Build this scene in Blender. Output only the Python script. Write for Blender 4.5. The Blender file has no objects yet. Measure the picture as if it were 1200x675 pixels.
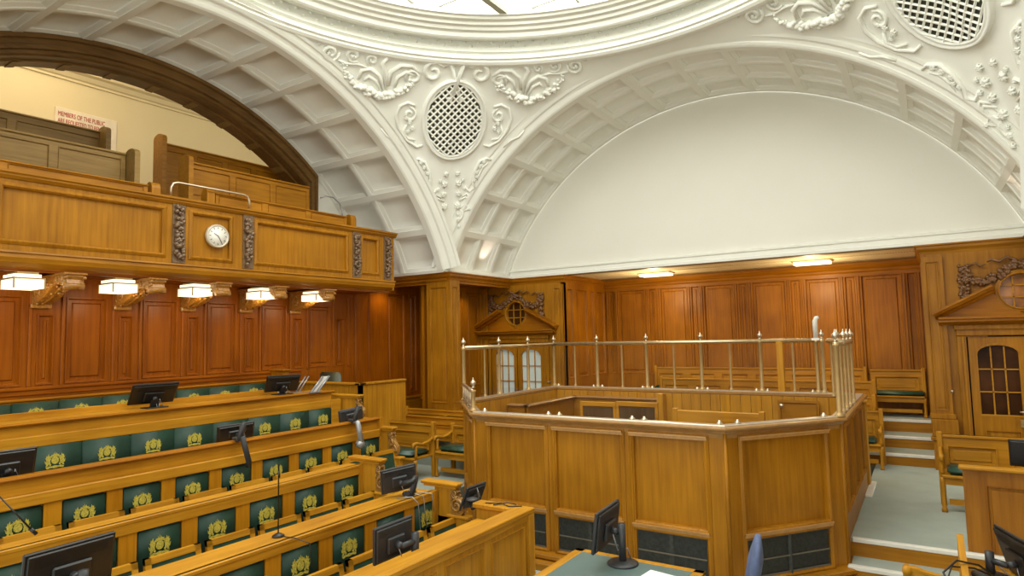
import bpy, bmesh, math, random
from math import sin, cos, pi, sqrt, radians, atan2
from mathutils import Vector, Matrix
random.seed(7)
# ---------------------------------------------------------------- camera, world, light, exposure
sc = bpy.context.scene
COL = sc.collection
ZO = 2.44                        # camera height above the floor of the well; all coordinates below are relative to the camera
F, PITCH, ROLL, YAW = 739.567, 0.0769, -0.0228, 0.5774
fw = Vector((-sin(YAW)*cos(PITCH), cos(YAW)*cos(PITCH), sin(PITCH)))
r0 = Vector((cos(YAW), sin(YAW), 0)); u0 = r0.cross(fw)
rt = r0*cos(ROLL)+u0*sin(ROLL); up = u0*cos(ROLL)-r0*sin(ROLL)
cam = bpy.data.objects.new('camera', bpy.data.cameras.new('camera')); COL.objects.link(cam)
cam.data.sensor_width = 36; cam.data.lens = 36*F/1200; cam.data.clip_start = .05; cam.data.clip_end = 100
m3 = Matrix((rt, up, -fw)).transposed()
cam.matrix_world = Matrix.Translation((0, 0, ZO)) @ m3.to_4x4()
sc.camera = cam
sc.view_settings.view_transform = 'Standard'; sc.view_settings.look = 'None'
sc.view_settings.gamma = 1; sc.view_settings.use_curve_mapping = False
sc.view_settings.exposure = 0.66
LAYLIGHT = 3.0; WORLD = 1.12; LAMP = .85
w = bpy.data.worlds.new('World'); sc.world = w; w.use_nodes = True
w.node_tree.nodes['Background'].inputs[0].default_value = (.98, 1.0, .93, 1)
w.node_tree.nodes['Background'].inputs[1].default_value = WORLD  # ambient fill added in place of light from the unbuilt walls

def area(name, loc, target, sx, sy, power, color=(1, .9, .75)):
    l = bpy.data.lights.new(name, 'AREA'); l.shape = 'RECTANGLE'; l.size = sx; l.size_y = sy; l.energy = power; l.color = color
    o = bpy.data.objects.new(name, l); COL.objects.link(o)
    o.location = (loc[0], loc[1], loc[2]+ZO)
    d = Vector(target)-Vector(loc); o.rotation_euler = d.to_track_quat('-Z', 'Y').to_euler()
    return o

# measured rays: where the line of sight through a point of the 1200x675 frame meets a plane
def ray(x, y): return rt*((x-600)/F) - up*((y-337.5)/F) + fw
def atx(x, y, X): r = ray(x, y); return r*(X/r.x)
def aty(x, y, Y): r = ray(x, y); return r*(Y/r.y)
def atz(x, y, Z): r = ray(x, y); return r*(Z/r.z)

# ---------------------------------------------------------------- materials
def newmat(name):
    m = bpy.data.materials.new(name); m.use_nodes = True
    return m, m.node_tree, m.node_tree.nodes['Principled BSDF']
def wood(name, dark, light, axis, rough=.38, coat=.0, tone=1.0):
    m, t, b = newmat(name); N = t.nodes; L = t.links
    g = N.new('ShaderNodeNewGeometry'); mp = N.new('ShaderNodeMapping')
    s = [26, 26, 26]; s['xyz'.index(axis)] = 1.3; mp.inputs['Scale'].default_value = s
    L.new(g.outputs['Position'], mp.inputs[0])
    n1 = N.new('ShaderNodeTexNoise'); n1.inputs['Scale'].default_value = 1; n1.inputs['Detail'].default_value = 5; n1.inputs['Roughness'].default_value = .6
    L.new(mp.outputs[0], n1.inputs[0])
    n2 = N.new('ShaderNodeTexNoise'); n2.inputs['Scale'].default_value = 1.6; n2.inputs['Detail'].default_value = 2
    L.new(g.outputs['Position'], n2.inputs[0])
    ad = N.new('ShaderNodeMath'); ad.operation = 'MULTIPLY_ADD'; ad.inputs[1].default_value = .45
    L.new(n2.outputs[0], ad.inputs[0]); 
    m2 = N.new('ShaderNodeMath'); m2.operation = 'MULTIPLY'; m2.inputs[1].default_value = .62
    L.new(n1.outputs[0], m2.inputs[0]); L.new(m2.outputs[0], ad.inputs[2])
    r = N.new('ShaderNodeValToRGB'); r.color_ramp.elements[0].position = .36; r.color_ramp.elements[1].position = .68
    r.color_ramp.elements[0].color = (*[c*tone for c in dark], 1); r.color_ramp.elements[1].color = (*[c*tone for c in light], 1)
    L.new(ad.outputs[0], r.inputs[0]); L.new(r.outputs[0], b.inputs['Base Color'])
    bp = N.new('ShaderNodeBump'); bp.inputs['Strength'].default_value = .06; bp.inputs['Distance'].default_value = .01
    L.new(n1.outputs[0], bp.inputs['Height']); L.new(bp.outputs[0], b.inputs['Normal'])
    b.inputs['Roughness'].default_value = rough; b.inputs['Specular IOR Level'].default_value = .24; b.inputs['Coat Weight'].default_value = coat; b.inputs['Coat Roughness'].default_value = .25
    return m
def plain(name, col, rough=.5, metal=0, var=.08, scale=6, bump=0, emit=None, strength=0, coat=0):
    m, t, b = newmat(name); N = t.nodes; L = t.links
    g = N.new('ShaderNodeNewGeometry'); n = N.new('ShaderNodeTexNoise'); n.inputs['Scale'].default_value = scale; n.inputs['Detail'].default_value = 3
    L.new(g.outputs['Position'], n.inputs[0])
    r = N.new('ShaderNodeValToRGB'); r.color_ramp.elements[0].position = .3; r.color_ramp.elements[1].position = .7
    r.color_ramp.elements[0].color = (*[c*(1-var) for c in col], 1); r.color_ramp.elements[1].color = (*[min(1, c*(1+var)) for c in col], 1)
    L.new(n.outputs[0], r.inputs[0]); L.new(r.outputs[0], b.inputs['Base Color'])
    b.inputs['Roughness'].default_value = rough; b.inputs['Metallic'].default_value = metal; b.inputs['Coat Weight'].default_value = coat
    if bump:
        bp = N.new('ShaderNodeBump'); bp.inputs['Strength'].default_value = bump; bp.inputs['Distance'].default_value = .01
        L.new(n.outputs[0], bp.inputs['Height']); L.new(bp.outputs[0], b.inputs['Normal'])
    if emit:
        b.inputs['Emission Color'].default_value = (*emit, 1); b.inputs['Emission Strength'].default_value = strength
    return m
def glass(name, alpha=.12, col=(.10, .11, .10)):
    m, t, b = newmat(name); b.inputs['Base Color'].default_value = (*col, 1); b.inputs['Alpha'].default_value = alpha
    b.inputs['Roughness'].default_value = .03; b.inputs['Specular IOR Level'].default_value = .2
    return m
GD, GL = (.25, .095, .004), (.44, .185, .009)
OX, OY, OZ = [wood('oak_golden_'+a, GD, GL, a) for a in 'xyz']
BX, BY, BZ = [wood('oak_bench_'+a, (.33, .132, .006), (.57, .265, .017), a, .42) for a in 'xyz']
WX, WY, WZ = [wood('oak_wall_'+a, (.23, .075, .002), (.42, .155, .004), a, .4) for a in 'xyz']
RX, RY, RZ = [wood('oak_lit_red_'+a, (.19, .045, .001), (.34, .092, .002), a, .36) for a in 'xyz']  # same oak, redder and darker to paint in the light under the gallery
DKW = wood('dark_oak', (.07, .035, .012), (.15, .08, .03), 'z', .5)
GALX = wood('oak_gallery', (.20, .115, .028), (.36, .22, .065), 'y', .45)
CARV = plain('carved_wood', (.17, .075, .022), .38, 0, .4, 40, coat=.3)
CARVG = plain('carved_oak', (.36, .155, .022), .32, 0, .3, 40, coat=.3)
WHITE = plain('white_plaster', (.89, .895, .815), .7, 0, .015, 2)
CREAM = plain('cream_paint', (.74, .58, .30), .6, 0, .02, 1)
SOFF = plain('soffit_cream', (.93, .82, .52), .5, 0, .05, 30)
GREEN = plain('green_leather', (.004, .034, .017), .55, 0, .22, 5, .05)
GREENS = plain('green_cushion', (.02, .065, .04), .4, 0, .25, 7, .1, coat=.2)
GOLD = plain('gold_tooling', (.52, .42, .06), .5, 0, .4, 90)
CARPET = plain('carpet', (.36, .41, .355), .95, 0, .06, 3, .05)
NOSE = plain('step_nosing', (.78, .76, .68), .6, 0, .04, 8)
BLACK = plain('black_plastic', (.013, .012, .011), .38, 0, .2, 8)
DGREY = plain('dark_grey_plastic', (.03, .031, .033), .45, 0, .15, 8)
GREY = plain('grey_metal', (.38, .39, .40), .3, .6, .1, 8)
BRASS = plain('brass', (.43, .28, .11), .42, .35, .08, 12)
PALE = plain('pale_metal', (.62, .52, .38), .28, .85, .08, 12)
GRILLE = plain('iron_grille', (.055, .060, .054), .5, .3, .3, 30)
VSHADE = plain('vent_shade', (.06, .062, .04), .9, 0, .5, 3)  # shade of the vent opening put into the colour of a disc
PAPER = plain('paper', (.85, .85, .82), .8)
BLUE = plain('blue_fabric', (.10, .13, .24), .9, 0, .15, 20)
DARKIN = plain('dark_interior', (.012, .007, .004), .8)
TABLE = plain('table_leather', (.10, .16, .15), .42, 0, .12, 3, coat=.1)
GLASS = glass('clear_glass', .035)
WGLASS = plain('pale_window_glass', (.55, .62, .58), .15, 0, .05, 3, emit=(.8, .9, .85), strength=.06)
DGLASS = plain('dark_window_glass', (.06, .022, .006), .3, 0, .6, 2)
DGLASS.node_tree.nodes['Principled BSDF'].inputs['Specular IOR Level'].default_value = .08
LIT = plain('lay_light_glass', (.9, .9, .85), .5, emit=(.98, 1, .94), strength=LAYLIGHT)
LAMPM = plain('lamp_diffuser', (.9, .85, .7), .5, emit=(1, .86, .56), strength=LAMP)
DIAL = plain('clock_dial', (.82, .80, .72), .4)
RED = plain('sign_red', (.45, .04, .02), .6)
SIGNM = plain('sign_board', (.80, .66, .44), .6)

# ---------------------------------------------------------------- mesh helpers
class MB:
    def __init__(s): s.v = []; s.f = []; s.sm = []
    def q(s, pts, smooth=False):
        n = len(s.v); s.v += [Vector(p) for p in pts]; s.f.append(tuple(range(n, n+len(pts)))); s.sm.append(smooth)
    def add(s, vs, fs, smooth=False):
        n = len(s.v); s.v += [Vector(p) for p in vs]
        for f in fs: s.f.append(tuple(i+n for i in f)); s.sm.append(smooth)
    def box(s, a, b, ch=0):
        x0, x1 = sorted((a[0], b[0])); y0, y1 = sorted((a[1], b[1])); z0, z1 = sorted((a[2], b[2]))
        ch = min(ch, (x1-x0)*.45, (y1-y0)*.45, (z1-z0)*.45)
        if ch <= 0:
            vs = [(x, y, z) for z in (z0, z1) for y in (y0, y1) for x in (x0, x1)]
            s.add(vs, [(0, 2, 3, 1), (4, 5, 7, 6), (0, 1, 5, 4), (2, 6, 7, 3), (0, 4, 6, 2), (1, 3, 7, 5)]); return
        bm = bmesh.new(); bmesh.ops.create_cube(bm, size=1)
        for v in bm.verts: v.co = Vector(((x0+x1)/2+v.co.x*(x1-x0), (y0+y1)/2+v.co.y*(y1-y0), (z0+z1)/2+v.co.z*(z1-z0)))
        bmesh.ops.bevel(bm, geom=list(bm.edges), offset=ch, segments=1, affect='EDGES')
        s.bm(bm)
    def bm(s, bm, smooth=False):
        bm.verts.index_update(); s.add([v.co.copy() for v in bm.verts], [tuple(v.index for v in f.verts) for f in bm.faces], smooth); bm.free()
    def prism(s, poly, off, smooth=False):
        """closed polygon (3-D points) pushed along vector off"""
        n = len(poly); off = Vector(off); P = [Vector(p) for p in poly]
        s.add(P+[p+off for p in P], [tuple(range(n))[::-1], tuple(range(n, 2*n))]+[(i, (i+1) % n, (i+1) % n+n, i+n) for i in range(n)], smooth)
    def tube(s, pts, r, k=8, caps=True, smooth=True):
        P = [Vector(p) for p in pts]; n = len(P); R = r if isinstance(r, (list, tuple)) else [r]*n
        t = (P[1]-P[0]).normalized(); a = t.orthogonal().normalized(); vs = []
        for i, p in enumerate(P):
            t = ((P[min(i+1, n-1)]-P[max(i-1, 0)])).normalized()
            a = (a-t*a.dot(t)).normalized(); b = t.cross(a)
            for j in range(k): th = 2*pi*j/k; vs.append(p+(a*cos(th)+b*sin(th))*R[i])
        fs = [(i*k+j, i*k+(j+1) % k, (i+1)*k+(j+1) % k, (i+1)*k+j) for i in range(n-1) for j in range(k)]
        if caps: fs += [tuple(range(k))[::-1], tuple(range((n-1)*k, n*k))]
        s.add(vs, fs, smooth)
    def lathe(s, base, prof, axis=(0, 0, 1), k=16, smooth=True):
        ax = Vector(axis).normalized(); a = ax.orthogonal().normalized(); b = ax.cross(a); base = Vector(base)
        vs = [base+ax*h+(a*cos(2*pi*j/k)+b*sin(2*pi*j/k))*r for r, h in prof for j in range(k)]; n = len(prof)
        fs = [(i*k+j, i*k+(j+1) % k, (i+1)*k+(j+1) % k, (i+1)*k+j) for i in range(n-1) for j in range(k)]
        fs += [tuple(range(k))[::-1], tuple(range((n-1)*k, n*k))]
        s.add(vs, fs, smooth)
    def ball(s, c, r, sub=1, sc_=(1, 1, 1)):
        bm = bmesh.new(); bmesh.ops.create_icosphere(bm, subdivisions=sub, radius=r)
        for v in bm.verts: v.co = Vector(c)+Vector((v.co.x*sc_[0], v.co.y*sc_[1], v.co.z*sc_[2]))
        s.bm(bm, True)
    def grid(s, rows, smooth=True):
        n = len(rows); k = len(rows[0])
        s.add([p for r in rows for p in r], [(i*k+j, i*k+j+1, (i+1)*k+j+1, (i+1)*k+j) for i in range(n-1) for j in range(k-1)], smooth)
    def sweep(s, prof, path, closed=False):
        """prof: list of (a, b); path: list of (origin, A, B) - point = origin + A*a + B*b"""
        rows = [[Vector(o)+Vector(A)*a+Vector(B)*b for a, b in prof] for o, A, B in path]
        if closed: rows.append(rows[0])
        s.grid(rows, False)
    def xf(s, M):
        s.v = [M @ v for v in s.v]; return s
def panelled(mb, o, u, v, W, H, rects, depth=.02, bev=.03, back=.04, raise_=True, bol=0):
    """a joined board: plane at o spanned by unit u (W) and v (H); normal = u x v; each rect (x0,y0,x1,y1) a sunk panel"""
    o, u, v = Vector(o), Vector(u), Vector(v); n = u.cross(v)
    P = lambda a, b, c=0: o+u*a+v*b+n*c
    xs = sorted({0, W, *[r[0] for r in rects], *[r[2] for r in rects]}); ys = sorted({0, H, *[r[1] for r in rects], *[r[3] for r in rects]})
    for i in range(len(xs)-1):
        for j in range(len(ys)-1):
            cx, cy = (xs[i]+xs[i+1])/2, (ys[j]+ys[j+1])/2
            if any(r[0] < cx < r[2] and r[1] < cy < r[3] for r in rects): continue
            mb.q([P(xs[i], ys[j]), P(xs[i+1], ys[j]), P(xs[i+1], ys[j+1]), P(xs[i], ys[j+1])])
    for x0, y0, x1, y1 in rects:
        rings = [(0, 0), (.0, .012), (bev*.5, .010), (bev*.75, -depth*.5), (bev, -depth)]
        if bol: rings = [(-bol, 0), (-bol, .010), (-bol*.7, .016), (-bol*.2, .028), (.004, .028), (.012, .016), (.02, .010), (.022, -depth)]
        if raise_: rings += [(bev*2.2, -depth), (bev*2.7, -depth*.45)]
        prev = None
        for ins, c in rings:
            ins = min(ins, (x1-x0)*.45, (y1-y0)*.45)
            R = [P(x0+ins, y0+ins, c), P(x1-ins, y0+ins, c), P(x1-ins, y1-ins, c), P(x0+ins, y1-ins, c)]
            if prev:
                for k in range(4): mb.q([prev[k], prev[(k+1) % 4], R[(k+1) % 4], R[k]])
            prev = R
        mb.q(prev)
    if back:
        a = [P(0, 0), P(W, 0), P(W, H), P(0, H)]; b = [p-n*(back+depth) for p in a]
        for k in range(4): mb.q([a[(k+1) % 4], a[k], b[k], b[(k+1) % 4]])
        mb.q(b[::-1])
def H_(p): return Vector((p[0], p[1], p[2]+ZO))
def wloc(o):
    p = Vector(o.location)
    while o.parent: o = o.parent; p = p+Vector(o.location)
    return p
def mk(name, mb, mat, parent=None, local=False, origin=None):
    me = bpy.data.meshes.new(name)
    if local: org = Vector((0, 0, 0)); vs = mb.v; loc = org
    else:
        vs = [H_(v) for v in mb.v]
        if origin is not None: org = H_(origin)
        else:
            org = Vector((sum(v.x for v in vs)/len(vs), sum(v.y for v in vs)/len(vs), min(v.z for v in vs)))
        loc = org-(wloc(parent) if parent else Vector((0, 0, 0)))
        vs = [v-org for v in vs]
    me.from_pydata([tuple(v) for v in vs], [], mb.f)
    me.polygons.foreach_set('use_smooth', mb.sm)
    me.materials.append(mat); me.update()
    bm = bmesh.new(); bm.from_mesh(me)
    bmesh.ops.remove_doubles(bm, verts=bm.verts, dist=1e-5); bmesh.ops.recalc_face_normals(bm, faces=bm.faces) if len(bm.faces) < 60000 else None
    bm.to_mesh(me); bm.free()
    o = bpy.data.objects.new(name, me); COL.objects.link(o); o.location = loc
    if parent: o.parent = parent
    return o
def struct(name, mb, mat, parent=None):
    o = mk(name, mb, mat, parent)
    if not parent: o['kind'] = 'structure'
    return o
def tag(o, label, cat, group=None):
    o['label'] = label; o['category'] = cat
    if group: o['group'] = group
    return o
def thing(name, label, cat, base, group=None):
    o = bpy.data.objects.new(name, None); COL.objects.link(o); o.location = H_(base); o.empty_display_size = .1
    return tag(o, label, cat, group)
def part(name, mb, mat, parent, label=None):
    o = mk(name, mb, mat, parent)
    if label: o['label'] = label
    return o
def copy_tree(o, parent=None):
    c = o.copy(); COL.objects.link(c); c.parent = parent
    for ch in o.children: copy_tree(ch, c)
    return c
def spiral(c, u, v, r, turns, start=0, k=10, shrink=.15):
    """points of a spiral in the plane u,v around c"""
    n = max(6, int(turns*k)); c, u, v = Vector(c), Vector(u), Vector(v)
    return [c+(u*cos(start+turns*2*pi*i/n)+v*sin(start+turns*2*pi*i/n))*r*(1-(1-shrink)*i/n) for i in range(n+1)]
# ================================================================ THE ROOM
X0, Y0, Y1, YB = -7.5, 9.363, 11.463, 13.49      # piers, alcove door walls, back wall
XC, YC, ZC, RA = -3.10, 4.706, -.507, 4.79        # centres of the arches
X1, XL, XW = 1.30, -9.0, -8.33
HX, HY = 4.40, 4.657
ZCOR = 1.25
FW, FA, FB = -2.44, -2.10, -1.55                  # floors: well, aisle, back rows
# --- floors
m = MB(); m.box((-10, -1.5, FW-.1), (4.5, YB+.1, FW)); struct('floor', m, CARPET)
m = MB(); m.box((-.77, 7.33, FW), (4.5, 11.50, FA)); m.box((-.74, 7.0, FW), (4.5, 7.33, FA-.17))
st = struct('floor', m, CARPET)
m = MB(); m.box((-.745, 7.305, FA-.035), (4.5, 7.375, FA+.004), .006); struct('nosing', m, NOSE, st)
m = MB(); m.box((-.765, 6.975, FA-.205), (4.5, 7.045, FA-.166), .006); struct('nosing', m, NOSE, st)
m = MB(); m.box((-.73, 7.34, FW), (4.5, 7.345, FA-.03)); m.q([(-.76, 7.318, FA-.17), (4.5, 7.318, FA-.17), (4.5, 7.318, FA-.035), (-.76, 7.318, FA-.035)]); m.q([(-.77, 6.99, FW), (4.5, 6.99, FW), (4.5, 6.99, FA-.2), (-.77, 6.99, FA-.2)])
struct('riser', m, OX, st)
for k, (y, z) in enumerate(((11.48, -1.93), (12.08, -1.75), (12.66, -1.55))):
    m = MB(); m.box((-6.2, y, FW), (.02, YB, z)); s_ = struct('floor', m, CARPET)
    m = MB(); m.box((-.92, y-.03, z-.04), (.015, y+.045, z+.005), .006); struct('nosing', m, NOSE, s_)
    m = MB(); m.q([(-6.2, y-.012, z-.2), (.015, y-.012, z-.2), (.015, y-.012, z-.035), (-6.2, y-.012, z-.035)]); struct('riser', m, OX, s_)
# raised floors on the left: tiers under the benches, left aisle and its steps
m = MB(); m.box((-6.3, .6, FW), (-5.15, 6.15, -2.20)); m.box((-7.4, .6, FW), (-6.2, 6.5, -2.05)); m.box((XL, .6, FW), (-7.3, 7.0, -1.55)); m.box((-5.25, .6, FW), (-4.1, 4.8, -2.3))
struct('floor', m, CARPET)
m = MB(); m.box((XL, 6.5, FW), (-5.6, 8.15, FA)); m.box((XL, 8.15, FW), (-5.5, 8.75, FA+.15)); m.box((XL, 8.75, FW), (-5.5, 10.2, FA+.3)); m.box((XL, 8.75, FW), (-5.5, 11.50, FA+.3))
struct('floor', m, CARPET)
# --- left wall below the gallery
def rects_y(pairs, z0, z1, off): return [(a-off, z0, b-off, z1) for a, b in pairs]
m = MB()
bay = .93; R = []
# wide panels lie between the brackets, narrow ones behind them (bracket axes 4.30 + n*0.93)
for n in range(-4, 5):
    yb = 4.30+n*bay
    R.append((yb-.11, -.45, yb+.07, .40)); R.append((yb+.20, -.45, yb+bay-.26, .62))
R = [r for r in R if r[2] < 8.35]
R += [(8.32, -1.1, 8.75, .92), (9.22, -1.1, 9.72, .92), (9.86, -1.1, 10.08, .92)]
R = [(a-.2, b+2.44, c-.2, d+2.44) for a, b, c, d in R if a > .25]
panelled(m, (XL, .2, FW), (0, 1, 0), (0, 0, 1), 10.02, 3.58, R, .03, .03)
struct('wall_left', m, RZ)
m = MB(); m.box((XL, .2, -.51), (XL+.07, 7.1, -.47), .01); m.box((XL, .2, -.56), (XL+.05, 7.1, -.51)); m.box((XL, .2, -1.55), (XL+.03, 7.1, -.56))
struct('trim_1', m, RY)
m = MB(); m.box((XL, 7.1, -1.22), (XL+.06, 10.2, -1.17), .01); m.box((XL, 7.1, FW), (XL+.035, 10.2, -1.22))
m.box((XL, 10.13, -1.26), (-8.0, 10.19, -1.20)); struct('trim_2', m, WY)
# pilaster strips on the left wall (dark seams beside each narrow panel)
for n in range(-4, 5):
    yb = 4.30+n*bay
    if yb < .5: continue
    m = MB()
    for d in (-.20, .145): m.box((XL-.01, yb+d, -.47), (XL+.028, yb+d+.035, .80), .006)
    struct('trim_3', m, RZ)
# side wall of the left recess (faces the camera) and pier
m = MB(); panelled(m, (XL, 10.19, FW), (1, 0, 0), (0, 0, 1), 1.0, 3.6, [(.1, 1.4, .4, 3.45), (.55, 1.4, .9, 3.45)], .03, .03); struct('wall_recess', m, WZ)
m = MB()
panelled(m, (-8.09, Y0, FW), (1, 0, 0), (0, 0, 1), .59, 3.6, [(.09, 1.22, .50, 3.42)], .012, .02, 0)
panelled(m, (X0, Y0, FW), (0, 1, 0), (0, 0, 1), .29, 3.6, [(.07, 1.22, .22, 3.42)], .012, .02, 0)
m.box((-8.09, Y0+.03, FW), (X0-.03, Y0+.29, 1.16))
m.box((-8.12, Y0-.04, FW), (X0+.04, Y0+.3, -1.42), .01); m.box((-8.11, Y0-.03, -1.42), (X0+.03, Y0+.3, -1.36), .01)
struct('wall_pier', m, OZ)
m = MB(); panelled(m, (XW, Y0+.2, FW), (0, 1, 0), (0, 0, 1), 1.95, 3.6, [(.25, 1.4, .75, 3.42), (.95, 1.4, 1.25, 3.42), (1.4, 1.4, 1.85, 3.42)], .03, .03); struct('wall_alcove', m, WZ)
m = MB(); m.box((XW, Y0+.29, FW), (-8.05, Y0+.33, 1.16)); struct('wall_alcove', m, WZ)
# right pier beyond the frame
m = MB(); m.box((X1, Y0, FW), (X1+.6, Y0+.29, 1.16)); struct('wall_pier', m, OZ)
# --- recess of the back alcove
m = MB()
pans = []
for x0, x1, wide in [(-5.72,-5.10,1),(-4.90,-4.70,0),(-4.62,-4.0,1)]: pass
def backpanels():
    out = []; x = -6.12
    widths = [.16, .66, .20, .62, .20, .64, .20, .66, .20, .62, .20, .66, .16]
    gap = (6.12-.08-sum(widths))/(len(widths)-1)
    for w_ in widths: out.append((x, x+w_)); x += w_+gap
    return out
panelled(m, (-6.2, YB, FW), (1, 0, 0), (0, 0, 1), 6.2, 3.69, [(a+6.2, 1.55, b+6.2, 3.44) for a, b in backpanels()], .035, .035); struct('wall_back', m, WZ)
m = MB()
for a, b in backpanels():
    if b-a < .3: 
        for x in (a-.05, b+.02): m.box((x, YB-.028, -.9), (x+.03, YB+.01, 1.08), .006)
struct('trim_4', m, WZ)
m = MB(); panelled(m, (-6.2, Y1, FW), (0, 1, 0), (0, 0, 1), 2.03, 3.69, [(.12, 1.55, .38, 3.42), (.55, 1.55, 1.05, 3.42), (1.22, 1.55, 1.42, 3.42), (1.55, 1.55, 1.95, 3.42)], .03, .03)
# faces +X
struct('wall_recess', m, WZ)
m = MB(); panelled(m, (0, YB, FW), (0, -1, 0), (0, 0, 1), 2.03, 3.69, [(.12, .9, .5, 3.42), (.7, .9, 1.2, 3.42), (1.4, .9, 1.9, 3.42)], .03, .03); struct('wall_recess', m, WZ)
# cornice of the recess walls
def cornice(mb, a, b, n, z1, prof):
    a, b, n = Vector(a), Vector(b), Vector(n)
    mb.sweep(prof, [(a, n, (0, 0, 1)), (b, n, (0, 0, 1))])
CP = [(0, -.26), (.03, -.26), (.035, -.2), (.06, -.17), (.06, -.14), (.10, -.10), (.13, -.06), (.13, -.02), (.16, -.01), (.16, 0), (0, 0)]
m = MB(); cornice(m, (-6.2, YB, 1.25), (0, YB, 1.25), (0, -1, 0), 0, CP); struct('trim_5', m, WX)
# --- main wooden cornice, following pier, alcove and door walls
def run(pts, prof, mat, name, side=1):
    """pts: plan polyline (x, y, z); profile a = outward (to the left of the walking direction * side), b = up"""
    P = [Vector(p) for p in pts]; path = []
    for i, p in enumerate(P):
        d1 = (P[i]-P[i-1]).normalized() if i else (P[1]-P[0]).normalized(); d2 = (P[i+1]-P[i]).normalized() if i < len(P)-1 else d1
        n1 = Vector((-d1.y, d1.x, 0))*side; n2 = Vector((-d2.y, d2.x, 0))*side
        b = (n1+n2); b = b/(1+n1.dot(n2)) if 1+n1.dot(n2) > .01 else n1
        path.append((p, b, (0, 0, 1)))
    mb = MB(); mb.sweep(prof, path); return struct(name, mb, mat)
MC = [(-.12, -.2), (-.02, -.2), (-.02, -.16), (.0, -.15), (.01, -.11), (.045, -.07), (.05, -.03), (.07, -.02), (.07, 0), (-.12, 0)]
run([(XL, Y0, ZCOR), (X0, Y0, ZCOR), (X0, Y1, ZCOR), (-6.2, Y1, ZCOR), (-6.2, YB-.02, ZCOR)], MC, WX, 'trim_6', -1)
run([(0, YB-.02, ZCOR), (0, Y1, ZCOR), (X1, Y1, ZCOR), (X1, Y0, ZCOR), (X1+2, Y0, ZCOR)], MC, OX, 'trim_6', -1)
# soffits over the recesses
m = MB(); m.box((-9.56, Y0-.03, 1.10), (X0-.05, 10.3, 1.14)); m.box((XW-.1, Y0, 1.10), (X0-.05, Y1, 1.14)); struct('ceiling', m, WX)
m = MB(); m.box((-6.25, Y1-.03, 1.252), (.05, YB+.05, 1.30)); sf = struct('ceiling', m, SOFF)
m = MB()                                            # pierced guilloche band along the bronze soffit
for i in range(150):
    x = -6.1+i*.0405
    m.box((x, 12.2, 1.246), (x+.024, 12.26, 1.253)); m.box((x+.01, 12.30, 1.246), (x+.03, 12.33, 1.253))
struct('pierced_band', m, plain('band_tan', (.70, .55, .30), .6), sf)  # small blocks in a darker tan than the soffit
m = MB(); m.box((-6.2, Y1-.02, 1.235), (0, Y1+.12, 1.252), .004); m.box((-6.2, YB-.36, 1.235), (0, YB-.16, 1.252), .004); struct('trim_7', m, plain('bronze_edge', (.30, .22, .10), .4, .3))
# --- barrel vaults with coffers
def barrel(name, axis, c0, c1, cen, ncol, zmin_ang=21.3):
    """axis 'x' : vault runs along x from c0 to c1 (arc in y,z); 'y' : along y (arc in x,z)"""
    def P(a, r, c):
        t = radians(a); h = cen+r*cos(t); z = ZC+r*sin(t)
        return Vector((c, h, z)) if axis == 'x' else Vector((h, c, z))
    mb = MB(); a0, a1 = zmin_ang, 180-zmin_ang; nb = 14; da = (a1-a0)/nb
    edge = .10; rib = .07; step = (c1-c0)/abs(c1-c0); L = abs(c1-c0)
    cw = (L-2*edge-(ncol-1)*rib*2)/ncol
    cols = []; c = edge
    for k in range(ncol): cols.append((c0+step*c, c0+step*(c+cw))); c += cw+2*rib
    # coffers: rings (inset, depth)
    ra = math.degrees(rib*.8/RA)
    rows = [(a0+k*da+ra*(1.0), a0+(k+1)*da-ra*(1.0)) for k in range(nb)]
    NS = 4
    def strip(aA, aB, cA, cB, r=RA):
        mb.grid([[P(aA+(aB-aA)*i/NS, r, cA), P(aA+(aB-aA)*i/NS, r, cB)] for i in range(NS+1)])
    for k in range(nb+1):
        s, e = (a0 if k == 0 else rows[k-1][1]), (a1 if k == nb else rows[k][0])
        strip(s, e, c0, c1)
    for (s, e) in rows:
        cs = [c0]+[q for c in cols for q in c]+[c1]
        for j in range(0, len(cs), 2): strip(s, e, cs[j], cs[j+1])
        for cA, cB in cols:
            prev = None
            for ins, dep in ((0, 0), (.004, .012), (.060, .042), (.064, .058)):
                ia = math.degrees(ins/RA); r = RA+dep; i_c = ins*step
                A, B, cc, dd = s+ia, e-ia, cA+i_c, cB-i_c
                ring = [P(A+(B-A)*i/NS, r, cc) for i in range(NS+1)]+[P(B-(B-A)*i/NS, r, dd) for i in range(NS+1)]
                if prev: mb.add(prev+ring, [(i, (i+1) % len(ring), (i+1) % len(ring)+len(ring), i+len(ring)) for i in range(len(ring))])
                prev = ring
            mb.grid([[P(A+(B-A)*i/NS, r, cc), P(A+(B-A)*i/NS, r, dd)] for i in range(NS+1)])
    return struct(name, mb, WHITE)
barrel('ceiling_vault', 'x', X0, -9.55, YC, 2)
barrel('ceiling_vault', 'y', Y0, Y1, XC, 3)
barrel('ceiling_vault', 'x', X1, 3.3, YC, 2)
m = MB(); n = 32
arc = [Vector((3.3, YC+(RA+.12)*cos(a0_+(pi-2*a0_)*i/n), ZC+(RA+.12)*sin(a0_+(pi-2*a0_)*i/n))) for a0_ in (radians(21.3),) for i in range(n+1)]
m.q([(3.3, Y0+.1, ZCOR-.01)]+arc+[(3.3, YC-HY-.1, ZCOR-.01)]); struct('wall_lunette', m, WHITE)
m = MB(); panelled(m, (3.3, Y0+.3, FW), (0, -1, 0), (0, 0, 1), 9.6, 3.69, [(.2+i*1.15, 1.3, 1.15+i*1.15, 3.4) for i in range(8)], .03, .03); struct('wall_right', m, WZ)
m = MB(); m.box((X1+.5, Y0+.1, FW), (3.3, Y0+.29, 1.25)); struct('wall_right', m, WZ)
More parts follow.
